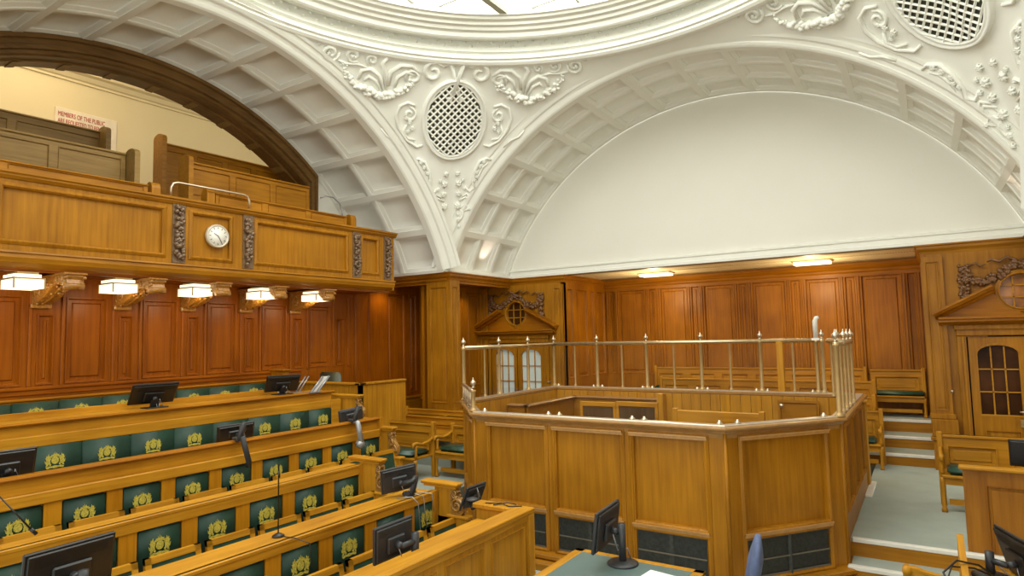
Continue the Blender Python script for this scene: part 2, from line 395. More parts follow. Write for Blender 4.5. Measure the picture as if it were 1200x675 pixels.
# plaster below the springing and white base mouldings
WB = [(-.1, 0), (.03, 0), (.03, .04), (.0, .05), (.0, .11), (-.1, .11)]
run([(XL, Y0, ZCOR), (X0, Y0, ZCOR), (X0, Y1, ZCOR)], [(a-.02, b) for a, b in WB], WHITE, 'trim_8', -1)
run([(X0, Y1, ZCOR), (X1, Y1, ZCOR), (X1, Y0, ZCOR)], [(-.1, 0), (.05, 0), (.05, .05), (.02, .06), (.02, .13), (.045, .14), (.045, .17), (0, .19), (-.1, .19)], WHITE, 'trim_8', -1)
m = MB(); m.box((-9.6, Y0-.14, ZCOR), (X0, Y0+.1, 1.26)); struct('trim_8', m, WHITE)
# lunette wall
m = MB(); n = 48; a0 = radians(21.3)
arc = [Vector((XC+(RA+.12)*cos(a0+(pi-2*a0)*i/n), Y1+.01, ZC+(RA+.12)*sin(a0+(pi-2*a0)*i/n))) for i in range(n+1)]
m.q([(X1+.1, Y1+.01, ZCOR-.01)]+arc+[(X0-.1, Y1+.01, ZCOR-.01)]); struct('wall_lunette', m, plain('lunette_plaster', (.86, .85, .765), .75, 0, .01, 1))
# --- pendentives
RR, ZR = 4.22, 4.46
RS, SX, SY = sqrt(4.5**2+RA**2), 4.5/HX, 4.5/HY
def sphz(x, y):
    d = RS*RS-((x-XC)*SX)**2-((y-YC)*SY)**2
    return ZC+sqrt(max(d, .01))
from mathutils.bvhtree import BVHTree
BV = {}
CEN = Vector((XC, YC, ZC))
def pendentive(sx, sy):
    rows = []; n = 28
    px, py = XC+sx*HX, YC+sy*HY
    bnd = []
    tmin = math.degrees(math.asin((1.25-ZC)/RA))
    for i in range(n+1):       # arch in plane x = px, from apex down to the springing
        t = 90-(90-tmin)*i/n; bnd.append(Vector((px, YC+sy*RA*cos(radians(t))*(1+(HY/(RA*cos(radians(tmin)))-1)*(cos(radians(t))/cos(radians(tmin)))**14), ZC+RA*sin(radians(t)))))
    for i in range(n+1):
        t = tmin+(90-tmin)*i/n; bnd.append(Vector((XC+sx*RA*cos(radians(t))*(1+(HX/(RA*cos(radians(tmin)))-1)*(cos(radians(t))/cos(radians(tmin)))**14), py, ZC+RA*sin(radians(t)))))
    for b in bnd:
        ang = atan2((b.y-YC), (b.x-XC)); e = Vector((XC+RR*cos(ang), YC+RR*sin(ang), ZR)); col = []
        db, de = b.z-sphz(b.x, b.y), e.z-sphz(e.x, e.y); K = 20
        for k in range(K+1):
            t = k/K; x, y = b.x+(e.x-b.x)*t, b.y+(e.y-b.y)*t
            col.append(Vector((x, y, sphz(x, y)+db+(de-db)*t)))
        rows.append(col)
    mb = MB(); mb.grid(rows)
    BV[(sx, sy)] = BVHTree.FromPolygons([v.copy() for v in mb.v], mb.f)
    return struct('ceiling_pendentive', mb, WHITE)
for sx, sy in ((-1, 1), (1, 1), (-1, -1), (1, -1)): pendentive(sx, sy)
# archivolts: moulded bands round the arches on the pendentives
def archband(axis, sign, prof):
    path_rows = []; n = 90
    for i in range(n+1):
        t = radians(17+(180-34)*i/n); row = []
        for wd, h in prof:
            r = RA+wd
            if axis == 'y':
                d = HY - (sqrt(HY**2)-sqrt(max(HY**2-((r*r-RA*RA)), .1)))-h
                row.append(Vector((XC+r*cos(t), YC+sign*d, ZC+r*sin(t)-0)))
            else:
                d = sqrt(max(HX**2-(r*r-RA*RA), .1))-h
                row.append(Vector((XC+sign*d, YC+r*cos(t), ZC+r*sin(t))))
        path_rows.append([p for p in row])
    lim = 1.25
    path_rows = [r for r in path_rows if min(p.z for p in r) > lim-.05]
    mb = MB(); mb.grid(path_rows, False); return struct('trim_9', mb, WHITE)
AP = [(-.015, -.10), (-.015, .03), (0, .045), (.03, .045), (.035, .03), (.075, .03), (.085, .06), (.12, .06), (.125, .035), (.165, .03), (.17, .055), (.20, .055), (.205, .0), (.205, -.1)]
archband('y', 1, AP); archband('x', -1, AP); archband('y', -1, AP); archband('x', 1, AP)
# --- ring entablature and lay light
def ringsweep(prof, mat, name, n=128):
    mb = MB(); rows = []
    for i in range(n+1):
        a = 2*pi*i/n; rows.append([Vector((XC+r*cos(a), YC+r*sin(a), z)) for r, z in prof])
    mb.grid(rows, False); return struct(name, mb, mat)
ringsweep([(4.30, 4.36), (4.24, 4.37), (4.20, 4.40), (4.20, 4.43), (4.16, 4.44), (4.16, 4.47), (4.19, 4.49), (4.19, 4.53), (4.13, 4.54), (4.13, 4.56), (4.17, 4.575), (4.17, 4.74),
    (4.10, 4.75), (4.10, 4.70), (4.02, 4.69), (3.98, 4.68), (3.95, 4.66), (3.92, 4.68), (3.90, 4.74), (3.84, 4.75), (3.82, 4.79), (3.76, 4.80), (3.75, 4.84), (3.68, 4.85), (3.66, 4.88), (3.62, 4.89), (3.62, 5.05)], WHITE, 'ceiling_ring')
m = MB()
for i in range(120):
    a = 2*pi*i/120; c = Vector((XC+4.145*cos(a), YC+4.145*sin(a), 4.70)); m.ball(c, .028, 1, (1, 1, .7))
    c2 = Vector((XC+4.165*cos(a+.026), YC+4.165*sin(a+.026), 4.64)); m.ball(c2, .05, 1, (.5, .5, .5))
struct('trim_10', m, WHITE)
m = MB(); n = 64
m.q([(XC+3.7*cos(2*pi*i/n), YC+3.7*sin(2*pi*i/n), 4.98) for i in range(n)][::-1]); wl = struct('window_1', m, LIT)
m = MB()
for x in (-6.06, -4.04, -3.1, -2.1, -1.1): 
    h = sqrt(max(3.65**2-(x-XC)**2, .1)); m.box((x-.018, YC-h, 4.955), (x+.018, YC+h, 4.99))
for y in (7.1, 7.95, 6.2, 5.3, 4.4, 3.5, 2.6, 1.7):
    h = sqrt(max(3.65**2-(y-YC)**2, .1)); m.box((XC-h, y-.014, 4.96), (XC+h, y+.014, 4.99))
struct('window_bar', m, plain('bar_white', (.50, .49, .40), .6), wl)
m = MB()
x = -5.08; h = sqrt(3.65**2-(x-XC)**2); m.box((x-.05, YC-h, 4.90), (x+.05, YC+h, 4.985)); struct('window_beam', m, plain('beam_white', (.40, .38, .27), .6), wl)

# --- pendentive ornament, laid out in (degrees from the diagonal, height) and mirrored
def cast(sx, sy, d):
    for e in ((0, 0), (.002, 0), (-.002, .001), (0, .003), (.004, -.003), (-.006, .0)):
        hit = BV[(sx, sy)].ray_cast(CEN, (d+Vector((e[0], e[1], 0))).normalized())[0]
        if hit is not None: return hit
    return CEN+d*(RS*.97)
def onsph(dphi, z, sx, sy, lift=0.0):
    """point of the pendentive (sx, sy) at dphi degrees from its diagonal and elevation z (degrees seen from the centre)"""
    a, e = radians(45+dphi), radians(z)
    d = Vector((sx*cos(a)*HX, sy*sin(a)*HY, 0)).normalized()*cos(e)+Vector((0, 0, sin(e)))
    hit = cast(sx, sy, d)
    return hit-d*lift
# traced for the left half of one pendentive: (degrees, height)
def to_dp(x, y):
    r = ray(x, y); hit = BV[(-1, 1)].ray_cast(Vector((0, 0, 0)), r.normalized())[0]
    if hit is None: hit = atx(x, y, X0)
    d = hit-CEN
    return math.degrees(atan2(d.x/-HX, d.y/HY))-0-45, math.degrees(atan2(d.z, sqrt(d.x**2+d.y**2)))
def spir(cx, cy, r, turns, st, sq=1.0, flip=1):
    n = int(turns*9)+2
    return [(cx+r*(1-.8*i/n)*cos(st+flip*turns*2*pi*i/n), cy+sq*r*(1-.8*i/n)*sin(st+flip*turns*2*pi*i/n)) for i in range(n+1)]
ORN = []   # (pixel polyline on the plaster, radius)
ORN += [([(531, 62), (529, 72), (520, 78)]+spir(508, 84, 13, 1.3, -.6, 1, -1), .035), ([(529, 62), (527, 68), (527, 76)], .03)]
ORN += [(spir(484, 90, 10, 1.4, 2.6, .9, 1), .03), ([(455, 100), (458, 84), (470, 76), (483, 77), (492, 86)], .035), ([(462, 102), (466, 90), (476, 84), (486, 88)], .03)]
ORN += [([(452, 104), (452, 86), (448, 74), (454, 66)], .035), ([(450, 106), (444, 88), (434, 80), (424, 82), (420, 92)], .035), ([(446, 106), (440, 94), (432, 89), (426, 94)], .03)]
ORN += [(spir(387, 61, 11, 1.5, 0), .03), (spir(414, 64, 9, 1.4, 1), .028), (spir(436, 70, 7, 1.3, 2), .025), ([(372, 52), (380, 48), (389, 49)], .02), ([(396, 70), (406, 74), (420, 75), (432, 80)], .02)]
ORN += [([(487, 124), (478, 120), (468, 124), (464, 136), (467, 150), (476, 164), (488, 172), (495, 170)], .028), (spir(480, 134, 8, 1.4, -1.5, 1.1), .025), ([(476, 146), (472, 154), (478, 162), (486, 164)], .022), ([(470, 172), (462, 163), (452, 158), (446, 150)], .022)]
ORN += [([(484, 188), (490, 186), (498, 190), (503, 202), (505, 214), (502, 222), (508, 226), (514, 220)], .026), ([(488, 192), (494, 197), (498, 207), (499, 216)], .02)]
ORN += [([(520, 246), (512, 240), (508, 246), (516, 250)], .018), ([(520, 236), (512, 232), (509, 238)], .018)]
ORN += [([(521, 262), (516, 257), (514, 250), (518, 246)], .02), ([(517, 232), (511, 228), (508, 233), (512, 238)], .02)]
GARL = [(402, 76), (407, 88), (416, 98), (430, 106), (446, 112), (460, 110), (472, 104), (482, 96), (487, 104)]
def ornament(sx, sy, lab):
    mb = MB()
    for side in (1, -1):
        for pts, r in ORN:
            P = []
            for x, y in pts:
                d, z = to_dp(x, y)
                P.append(onsph(-d*side, z, sx, sy, .012))
            n = len(P); mb.tube(P, [r*(.55+.6*sin(pi*(i+.6)/(n+.2))) for i in range(n)], 6)
        g = []
        for i in range(len(GARL)-1):
            for k in range(4): t = k/4; g.append((GARL[i][0]+(GARL[i+1][0]-GARL[i][0])*t, GARL[i][1]+(GARL[i+1][1]-GARL[i][1])*t))
        for i, (x, y) in enumerate(g):
            rr = .06*sin(pi*(i+2)/(len(g)+3))+.012
            for k in range(3):
                d, z = to_dp(x+random.uniform(-3, 3), y+random.uniform(-3.5, 3.5)); mb.ball(onsph(-d*side, z, sx, sy, .015+random.random()*.03), rr*random.uniform(.5, .9), 1)
        for (x, y, r) in [(480, 143, .03), (476, 138, .025), (483, 150, .03), (478, 154, .022), (500, 208, .025), (523, 204, .03), (516, 212, .02), (385, 62, .025), (414, 66, .02), (521, 242, .04), (520, 228, .035), (521, 216, .04), (514, 222, .02), (507, 246, .022), (519, 258, .03), (518, 266, .022), (493, 190, .03), (497, 196, .028), (501, 203, .028), (503, 212, .026), (453, 70, .02), (531, 58, .035), (520, 252, .02)]:
            d, z = to_dp(x, y)
            for k in range(6):
                a = 2*pi*k/6+x; q_ = .42*r/.03; mb.tube([onsph(-d*side, z, sx, sy, .02), onsph(-d*side+q_*.5*cos(a), z+q_*.5*sin(a), sx, sy, .035), onsph(-d*side+q_*cos(a), z+q_*sin(a), sx, sy, .0)], [r*.5, r*.62, r*.25], 5)
            mb.ball(onsph(-d*side, z, sx, sy, .03), r*.5, 1)
    return struct('plaster_ornament', mb, WHITE)
ornament(-1, 1, 'l'); ornament(1, 1, 'r')
def vent(sx, sy, label):
    d0, e0 = to_dp(526, 141); c = onsph(0, e0, sx, sy); n = (CEN-c).normalized()
    side = (onsph(1.5, e0, sx, sy)-onsph(-1.5, e0, sx, sy)).normalized(); up_ = (onsph(0, e0+1, sx, sy)-onsph(0, e0-1, sx, sy)).normalized()
    n2 = side.cross(up_).normalized(); n = n2 if n2.dot(n) > 0 else -n2
    A, B = .50, .66
    root = thing('ceiling_vent', label, 'vent', c, 'oval plaster ceiling vents')
    P = lambda a, b, h=0: onsph_plane(a, b, h)
    def onsph_plane(a, b, h):
        q = c+side*a+up_*b; dd = (q-CEN).normalized(); q = cast(sx, sy, dd)
        return q+n*h
    m = MB(); k = 40
    m.grid([[P(A*f*cos(2*pi*i/k), B*f*sin(2*pi*i/k), .014) for f in (.01, .25, .5, .75, 1)] for i in range(k+1)]); part('vent_shade_disc', m, VSHADE, root, 'dark disc painted as shade behind the lattice')  # surface is unbroken: dark disc paints the shaded opening
    m = MB()
    rows = []
    for i in range(k+1):
        t = 2*pi*i/k; rows.append([P(A*f*cos(t), B*f2*sin(t), h) for f, f2, h in ((1.17, 1.11, 0), (1.16, 1.10, .05), (1.08, 1.05, .06), (1.05, 1.03, .035), (1.02, 1.01, .05), (.97, .98, .045), (.96, .97, .01))])
    m.grid(rows); part('vent_rim', m, WHITE, root)
    m = MB(); st = .125
    for sgn in (1, -1):
        for j in range(-14, 15):
            off = j*st*1.0; pts = []
            for i in range(-30, 31):
                a = i*.04; b = sgn*a*1.0+off
                if (a/A)**2+(b/B)**2 < 1.0: pts.append((a, b))
            if len(pts) < 2: continue
            Q = [P(a, b, .035) for a, b in pts[::2]]+([P(*pts[-1], .035)] if len(pts) % 2 == 0 else [])
            m.tube(Q, .0165, 4, True, False)
    part('lattice', m, WHITE, root)
vent(-1, 1, 'oval latticed vent in the corner between gallery arch and back arch'); vent(1, 1, 'oval latticed vent cut by the top edge at the far right')
# --- wooden arch of the gallery opening
WAR = 4.79
def woodarch():
    mb = MB(); rows = []
    prof = [(0.02, -9.45), (0.0, -9.42), (-.05, -9.42), (-.06, -9.47), (-.13, -9.47), (-.14, -9.44), (-.19, -9.44), (-.20, -9.50), (-.24, -9.50), (-.26, -9.54), (-.26, -9.72), (-.28, -9.74), (-.28, -10.02), (-.24, -10.05), (.05, -10.05)]
    tt = 49
    path = [(YC-WAR*cos(radians(tt)), -1, 0, 1.4)]
    for p in ((1.4,), ):
        rows.append([Vector((x, YC-(WAR+w_)*cos(radians(tt)), 1.4)) for w_, x in prof])
    for i in range(61):
        t = radians(180-tt-(180-2*tt)*i/60); rows.append([Vector((x, YC+(WAR+w_)*cos(t), ZC+(WAR+w_)*sin(t))) for w_, x in prof])
    rows.append([Vector((x, YC+(WAR+w_)*cos(radians(tt)), 1.4)) for w_, x in prof])
    mb.grid(rows, False)
    o = struct('trim_11', mb, wood('oak_arch', (.13, .065, .018), (.24, .13, .04), 'y', .4))
    m = MB()
    for i in range(10):
        t = radians(tt+6+(168-2*tt)*i/9)
        a, b = t-radians(.7), t+radians(.7)
        m.prism([(-9.75, YC+(WAR-.285)*cos(a), ZC+(WAR-.285)*sin(a)), (-9.75, YC+(WAR-.285)*cos(b), ZC+(WAR-.285)*sin(b)), (-9.75, YC+(WAR-.292)*cos(b), ZC+(WAR-.292)*sin(b)), (-9.75, YC+(WAR-.292)*cos(a), ZC+(WAR-.292)*sin(a))], (-.28, 0, 0))
    struct('arch_rib', m, GALX, o)
woodarch()
# spandrel walls beside the arch legs, gallery back wall, its ceiling and floor
m = MB()
yl = YC+WAR*cos(radians(49)); m.box((-9.60, yl+.0, ZCOR), (-9.52, Y0+.1, 3.4)); m.box((-9.60, YC-WAR*cos(radians(49))-1.6, ZCOR), (-9.52, YC-WAR*cos(radians(49)), 3.4)); struct('wall_gallery_side', m, WHITE)
m = MB(); m.box((-12.62, -1.5, .9), (-12.5, 10.5, 5.6)); struct('wall_gallery', m, CREAM)
m = MB(); m.box((-12.5, 10.2, .9), (-9.6, 10.3, 5.6)); m.box((-12.5, -1.5, .9), (-9.6, -1.4, 5.6)); struct('wall_gallery_side', m, CREAM)
m = MB(); m.box((-12.5, -1.5, 5.5), (-9.6, 10.3, 5.6)); struct('ceiling_gallery', m, CREAM)
m = MB(); m.sweep([(0, 0), (.03, 0), (.03, .04), (.06, .06), (.10, .13), (.16, .16), (.16, .2), (0, .2)], [((-12.5, -1.4, 4.72), (1, 0, 0), (0, 0, 1)), ((-12.5, 10.2, 4.72), (1, 0, 0), (0, 0, 1))]); struct('trim_12', m, CREAM)
m = MB(); m.box((-12.5, -1.4, .95), (-8.45, 8.3, 1.15)); m.box((-12.5, -1.4, 1.15), (-9.0, 8.3, 1.55)); m.box((-12.5, -1.4, 1.55), (-10.2, 8.3, 2.0)); m.box((-12.5, -1.4, 2.0), (-11.3, 8.3, 2.35)); struct('floor_gallery', m, DKW)
m = MB(); m.q([(-12.5, -1.4, ZCOR), (-12.5, 10.2, ZCOR), (-9.55, 10.2, ZCOR), (-9.55, -1.4, ZCOR)]); struct('floor_gallery', m, DKW)
area('gallery_lamp', (-11.0, 4.0, 5.3), (-11.6, 4.2, 2), 1.6, 5.0, 62, (1, .86, .62))
# ================================================================ DOOR WALLS IN THE ALCOVE
def lumps(mb, pts, r, n, jit, axis_n=(0, -1, 0), sc_=(1, 1, 1)):
    P = [Vector(p) for p in pts]; L = len(P)-1
    for i in range(n):
        t = L*(i+.5)/n; k = min(int(t), L-1); p = P[k].lerp(P[k+1], t-k)
        p = p+Vector((random.uniform(-jit, jit)*(1-abs(axis_n[0])), random.uniform(-jit, jit)*(1-abs(axis_n[1])), random.uniform(-jit, jit)))+Vector(axis_n)*random.uniform(0, .02)
        mb.ball(p, r*random.uniform(.55, 1.1), 1, sc_)
def swag(mb, cx, y, z, s):
    """carved festoon over a round window: ribbon knot, two swags, two drops"""
    for sg in (-1, 1):
        c = [(cx+sg*.02, y, z+.36), (cx+sg*.12, y, z+.30), (cx+sg*.26, y, z+.18), (cx+sg*.40, y, z+.11), (cx+sg*.52, y, z+.16), (cx+sg*.62, y, z+.30)]
        lumps(mb, [(cx+(p[0]-cx)*1.06, p[1], p[2]) for p in c], .040*s, 110, .045)
        lumps(mb, [(cx+sg*.64, y, z+.36), (cx+sg*.66, y, z+.15), (cx+sg*.655, y, z-.02), (cx+sg*.65, y, z-.14)], .040*s, 64, .05)
        mb.tube([(cx+sg*.60, y-.01, z+.36), (cx+sg*.50, y-.03, z+.40), (cx+sg*.44, y-.02, z+.35), (cx+sg*.38, y-.03, z+.37)], [.02, .016, .016, .008], 6)
        mb.tube([(cx+sg*.02, y-.01, z+.40), (cx+sg*.14, y-.04, z+.46), (cx+sg*.22, y-.02, z+.40), (cx+sg*.32, y-.03, z+.44), (cx+sg*.36, y-.02, z+.40)], [.025, .022, .02, .018, .008], 6)
        for k in range(3): mb.ball((cx+sg*(.60+.05*k), y-.02, z+.37-.03*(k == 1)), .03, 1)
def doorwall(x0, x1, cx, n, lit):
    mb = MB(); W = x1-x0
    u0 = cx-x0
    # frame round the doors, plain frieze above
    mb.box((x0, Y1, -2.44), (cx-.68, Y1+.1, 1.16)); mb.box((cx+.68, Y1, -2.44), (x1, Y1+.1, 1.16))
    # frieze with a round hole
    k = 32; ZW = .49; hole = [(cx+.25*cos(2*pi*i/k), .49+.25*sin(2*pi*i/k)) for i in range(k)]
    def edge(i):
        a = 2*pi*i/k; c_, s_ = cos(a), sin(a); t = min(.68/max(abs(c_), 1e-6), (.67 if s_ > 0 else .63)/max(abs(s_), 1e-6)); return (cx+c_*t, ZW+s_*t)
    for i in range(k):
        a, b = hole[i], hole[(i+1) % k]; c_, d_ = edge(i), edge(i+1)
        mb.q([(a[0], Y1, a[1]), (b[0], Y1, b[1]), (d_[0], Y1, d_[1]), (c_[0], Y1, c_[1])])
        mb.q([(a[0], Y1, a[1]), (b[0], Y1, b[1]), (b[0], Y1+.09, b[1]), (a[0], Y1+.09, a[1])])
    mb.box((cx-.68, Y1+.001, 1.10), (cx+.68, Y1+.1, 1.16)); 
    for sx in (-1, 1): 
        for sz, zz in ((1, 1.16), (-1, -.14)):
            pass
    for sx in (-1, 1): mb.box((cx+sx*.42, Y1+.003, .9), (cx+sx*.70, Y1+.03, 1.17)); mb.box((cx+sx*.42, Y1+.003, -.16), (cx+sx*.70, Y1+.03, .0))
    w_ = struct('wall_door_%d' % n, mb, OZ)
    # pilasters framing the wall
    for xa, xb in ((x0-.0, x0+.25), (x1-.25, x1)) if n == 1 else ((x0, x0+.27), (x1-.25, x1)):
        mb = MB(); panelled(mb, (xa, Y1-.07, -1.28), (1, 0, 0), (0, 0, 1), xb-xa, 2.34, [(.05, .05, xb-xa-.05, 2.26)], .01, .015, .03)
        mb.box((xa, Y1-.05, -1.28), (xb, Y1, 1.06))
        mb.box((xa-.02, Y1-.11, -1.36), (xb+.03, Y1, -1.28), .01); mb.box((xa-.01, Y1-.13, -1.62), (xb+.05, Y1, -1.36), .01)
        mb.box((xa-.03, Y1-.17, -1.67), (xb+.10, Y1, -1.62), .01); mb.box((xa, Y1-.14, -2.44), (xb+.06, Y1, -1.67))
        struct('trim_13', mb, OZ)
    # architrave round the door opening
    mb = MB()
    for sx in (-1, 1):
        mb.box((cx+sx*.68, Y1-.05, -2.1), (cx+sx*.80, Y1, -.145), .01); mb.box((cx+sx*.70, Y1-.07, -2.1), (cx+sx*.74, Y1-.045, -.15), .008)
    mb.box((cx-.80, Y1-.05, -.14), (cx+.80, Y1, -.02), .01); mb.box((cx-.82, Y1-.09, -.05), (cx+.82, Y1, .02), .01)
    struct('trim_14', mb, OZ)
    # open pediment
    prof = [(0, 0), (.07, 0), (.09, .02), (.16, .03), (.20, .05), (.20, .08), (.23, .09), (.23, .12), (0, .12)]
    mb = MB(); mb.sweep(prof, [((cx-1.0, Y1, .02), (0, -1, 0), (0, 0, 1)), ((cx+1.0, Y1, .02), (0, -1, 0), (0, 0, 1))])
    for sx in (-1, 1):
        mb.prism([(cx+sx*1.0, Y1, .02), (cx+sx*1.0, Y1-.09, .03), (cx+sx*1.0, Y1-.23, .12), (cx+sx*1.0, Y1, .14)], (0.001*sx, 0, 0))
        a = Vector((cx+sx*1.03, Y1, .12)); b = Vector((cx+sx*.30, Y1, .50)); d = (b-a).normalized(); upv = Vector((-d.z*sx*-1, 0, d.x*sx*-1)) if False else Vector((sx*abs(d.z), 0, abs(d.x)))
        P = [(0, -.02), (.08, -.02), (.12, .02), (.19, .03), (.22, .06), (.24, .07), (.24, .10), (0, .10)]
        mb.sweep(P, [(a, (0, -1, 0), upv), (b, (0, -1, 0), upv)])
        for q_ in (a, b): mb.q([q_+Vector((0, -p, 0))+upv*h for p, h in P])
    # tympanum
    mb.q([(cx-.98, Y1-.04, .12), (cx+.98, Y1-.04, .12), (cx+.32, Y1-.04, .48), (cx+.28, Y1-.04, .40), (cx+.2, Y1-.04, .27), (cx, Y1-.04, .17), (cx-.2, Y1-.04, .27), (cx-.28, Y1-.04, .40), (cx-.32, Y1-.04, .48)])
    struct('trim_15', mb, WX)
    # round window
    mb = MB(); k = 36; rows = []
    for i in range(k+1):
        a = 2*pi*i/k; rows.append([Vector((cx+r*cos(a), Y1-h, .49+r*sin(a))) for r, h in ((.31, 0), (.31, .03), (.29, .045), (.27, .03), (.265, .05), (.245, .05), (.24, 0), (.24, -.06))])
    mb.grid(rows); wn = struct('window_%d' % (n+1), mb, OZ)
    mb = MB(); mb.q([(cx+.245*cos(2*pi*i/k), Y1+.05, .49+.245*sin(2*pi*i/k)) for i in range(k)]); mb.q([(cx+.245*cos(2*pi*i/k), Y1+.06, .49+.245*sin(2*pi*i/k)) for i in range(k)]); struct('glass', mb, DGLASS if n == 1 else plain('warm_window_glass', (.36, .15, .04), .15, 0, .5, 4), wn)
    mb = MB()
    for d in (-.085, .085): mb.box((cx+d-.009, Y1+.02, .26), (cx+d+.009, Y1+.045, .72)); mb.box((cx-.23, Y1+.02, .49+d-.009), (cx+.23, Y1+.045, .49+d+.009))
    struct('glazing_bar', mb, BX, wn)
    # carving
    mb = MB(); swag(mb, cx, Y1-.03, .52, 1.0); o = struct('garland_carving', mb, CARV)
    # doors
    dr = MB(); dr.box((cx-.68, Y1+.06, -2.1), (cx+.68, Y1+.07, -.14)); d_ = struct('door_%d' % n, dr, DARKIN)
    for sx in (-1, 1):
        xa, xb = (cx-.66, cx-.01) if sx < 0 else (cx+.01, cx+.66); zt = -.16; w0 = xb-xa
        mb = MB(); y = Y1+.0; g0, g1, gb, gt = xa+.10, xb-.08, -1.28, -.30
        ys_ = (y, y+.05)
        mb.box((xa, y, -2.1), (g0, y+.05, zt)); mb.box((g1, y, -2.1), (xb, y+.05, zt))
        panelled(mb, (g0, y, -2.1), (1, 0, 0), (0, 0, 1), g1-g0, gb+2.1, [(.03, .08, g1-g0-.03, gb+2.1-.22)], .015, .02, .03)
        # arched head
        N = 10; mid = (g0+g1)/2; hw = (g1-g0)/2
        A = [(mid-hw*cos(pi*i/N), gt-.10+.12*sin(pi*i/N)) for i in range(N+1)]
        for i in range(N): mb.add([(A[i][0], y, A[i][1]), (A[i+1][0], y, A[i+1][1]), (A[i+1][0], y, zt), (A[i][0], y, zt), (A[i][0], y+.05, A[i][1]), (A[i+1][0], y+.05, A[i+1][1])], [(0, 1, 2, 3), (0, 4, 5, 1)])
        mb.sweep([(0, 0), (.03, 0), (.03, .03), (0, .03)], [((a[0], y, a[1]), (0, -1, 0), (0, 0, 1)) for a in A])
        leaf = struct('door_leaf', mb, OZ, d_)
        mb = MB(); mb.q([(g0, y+.035, gb), (g1, y+.035, gb), (g1, y+.035, gt+.03), (g0, y+.035, gt+.03)]); struct('glass', mb, WGLASS if lit else DGLASS, leaf)
        mb = MB()
        for t in (1/3, 2/3): mb.box((g0+(g1-g0)*t-.009, y+.012, gb), (g0+(g1-g0)*t+.009, y+.034, gt)); mb.box((g0, y+.012, gb+(gt-gb)*t-.009), (g1, y+.034, gb+(gt-gb)*t+.009))
        mb.box((g0-.01, y-.005, gb-.02), (g1+.01, y+.03, gb+.005)); struct('glazing_bar', mb, BX, leaf)
        mb = MB(); mb.tube([(cx+sx*.045, y, -1.22), (cx+sx*.045, y-.05, -1.22), (cx+sx*.13, y-.05, -1.22)], .013, 8); mb.box((cx+sx*.045-.02, y-.008, -1.32), (cx+sx*.045+.02, y, -1.12)); struct('handle', mb, PALE, leaf)
        if sx < 0: mb = MB(); mb.box((cx-.13, y-.03, -1.44), (cx-.015, y, -1.33), .006); mb.lathe((cx-.03, y-.03, -1.385), [(.016, 0), (.016, .02), (.028, .035), (.022, .05), (0, .052)], (0, -1, 0), 12); struct('lock_case', mb, BRASS, leaf)
doorwall(XW, -6.2, -7.37, 1, True)
doorwall(0.0, X1+.85, 1.17, 2, False)
# wall fitting beside the right door: small brass hook
m = MB(); m.lathe((.27, Y1-.0, -.95), [(.03, 0), (.03, .01), (.01, .015), (.01, .05), (.022, .06), (.018, .085), (.0, .09)], (0, -1, .0), 10); tag(mk('coat_hook', m, PALE), 'small brass peg on the door frame by the far right door', 'hook')
m = MB(); m.lathe((-6.58, Y1-.0, -.95), [(.03, 0), (.03, .01), (.01, .015), (.01, .05), (.022, .06), (.018, .085), (.0, .09)], (0, -1, .0), 10); tag(mk('coat_hook', m, PALE), 'small brass peg beside the pale glazed doors behind the dock railing', 'hook')

# ================================================================ GALLERY
XG = -8.0
gal = thing('gallery_balcony', 'long oak gallery front with sunk panels and carved strips, clock hung at its middle', 'balcony', (XG, YC, .86))
GYA, GYB = -.6, 8.34
m = MB()
gp = lambda x, y: atx(x, y, XG).y
panelsY = [(2.60, 4.30, 1), (4.66, 5.22, 1), (5.62, 7.29, 1), (7.62, 7.98, 1)]
rc = []
for a, b, _ in panelsY: rc.append((a-GYA, .125, b-GYA, .725))
rc += [(.38-GYA, .125, 2.08-GYA, .725)]
panelled(m, (XG, GYA, 1.03), (0, 1, 0), (0, 0, 1), GYB-GYA, .805, rc, .03, .05, .06, False, .035)
part('front_board', m, OZ, gal)
m = MB()
cp = [(-.06, 0), (.02, 0), (.05, .03), (.05, .045), (.075, .06), (.075, .085), (-.1, .085)]
m.sweep(cp, [((XG, GYA, 1.835), (1, 0, 0), (0, 0, 1)), ((XG, GYB+.06, 1.835), (1, 0, 0), (0, 0, 1))]); m.box((XG-.8, GYB-.02, 1.835), (XG+.02, GYB+.05, 1.92)); part('cornice', m, OY, gal)
m = MB()
m.sweep([(-.1, .17), (.03, .17), (.035, .15), (.015, .14), (.02, .10), (.0, .05), (-.05, .01), (-.07, -.0), (-.10, -.02), (-.4, -.02)], [((XG, GYA, .88), (1, 0, 0), (0, 0, 1)), ((XG, GYB+.04, .88), (1, 0, 0), (0, 0, 1))])
m.box((XG-1.0, GYB, .88), (XG+.0, GYB+.03, 1.9)); part('base_moulding', m, OY, gal)
m = MB(); m.box((XL, GYA, .86), (XG-.08, GYB, .88)); m.box((XG-.14, GYA, .84), (XG-.1, GYB, .86)); part('soffit', m, RY, gal)
for ya in (gp(216, 275), gp(295.5, 283), gp(419, 300), gp(454, 303), 2.30, .2):
    m = MB(); m.box((XG, ya-.085, 1.06), (XG+.015, ya+.085, 1.84)); lumps(m, [(XG+.03, ya, 1.14), (XG+.03, ya, 1.77)], .038, 60, .05, (1, 0, 0)); part('carved_strip', m, CARVG if False else plain('carved_strip_wood', (.17, .10, .05), .35, 0, .45, 45, coat=.3), gal, 'dark carved fruit and leaf strip')
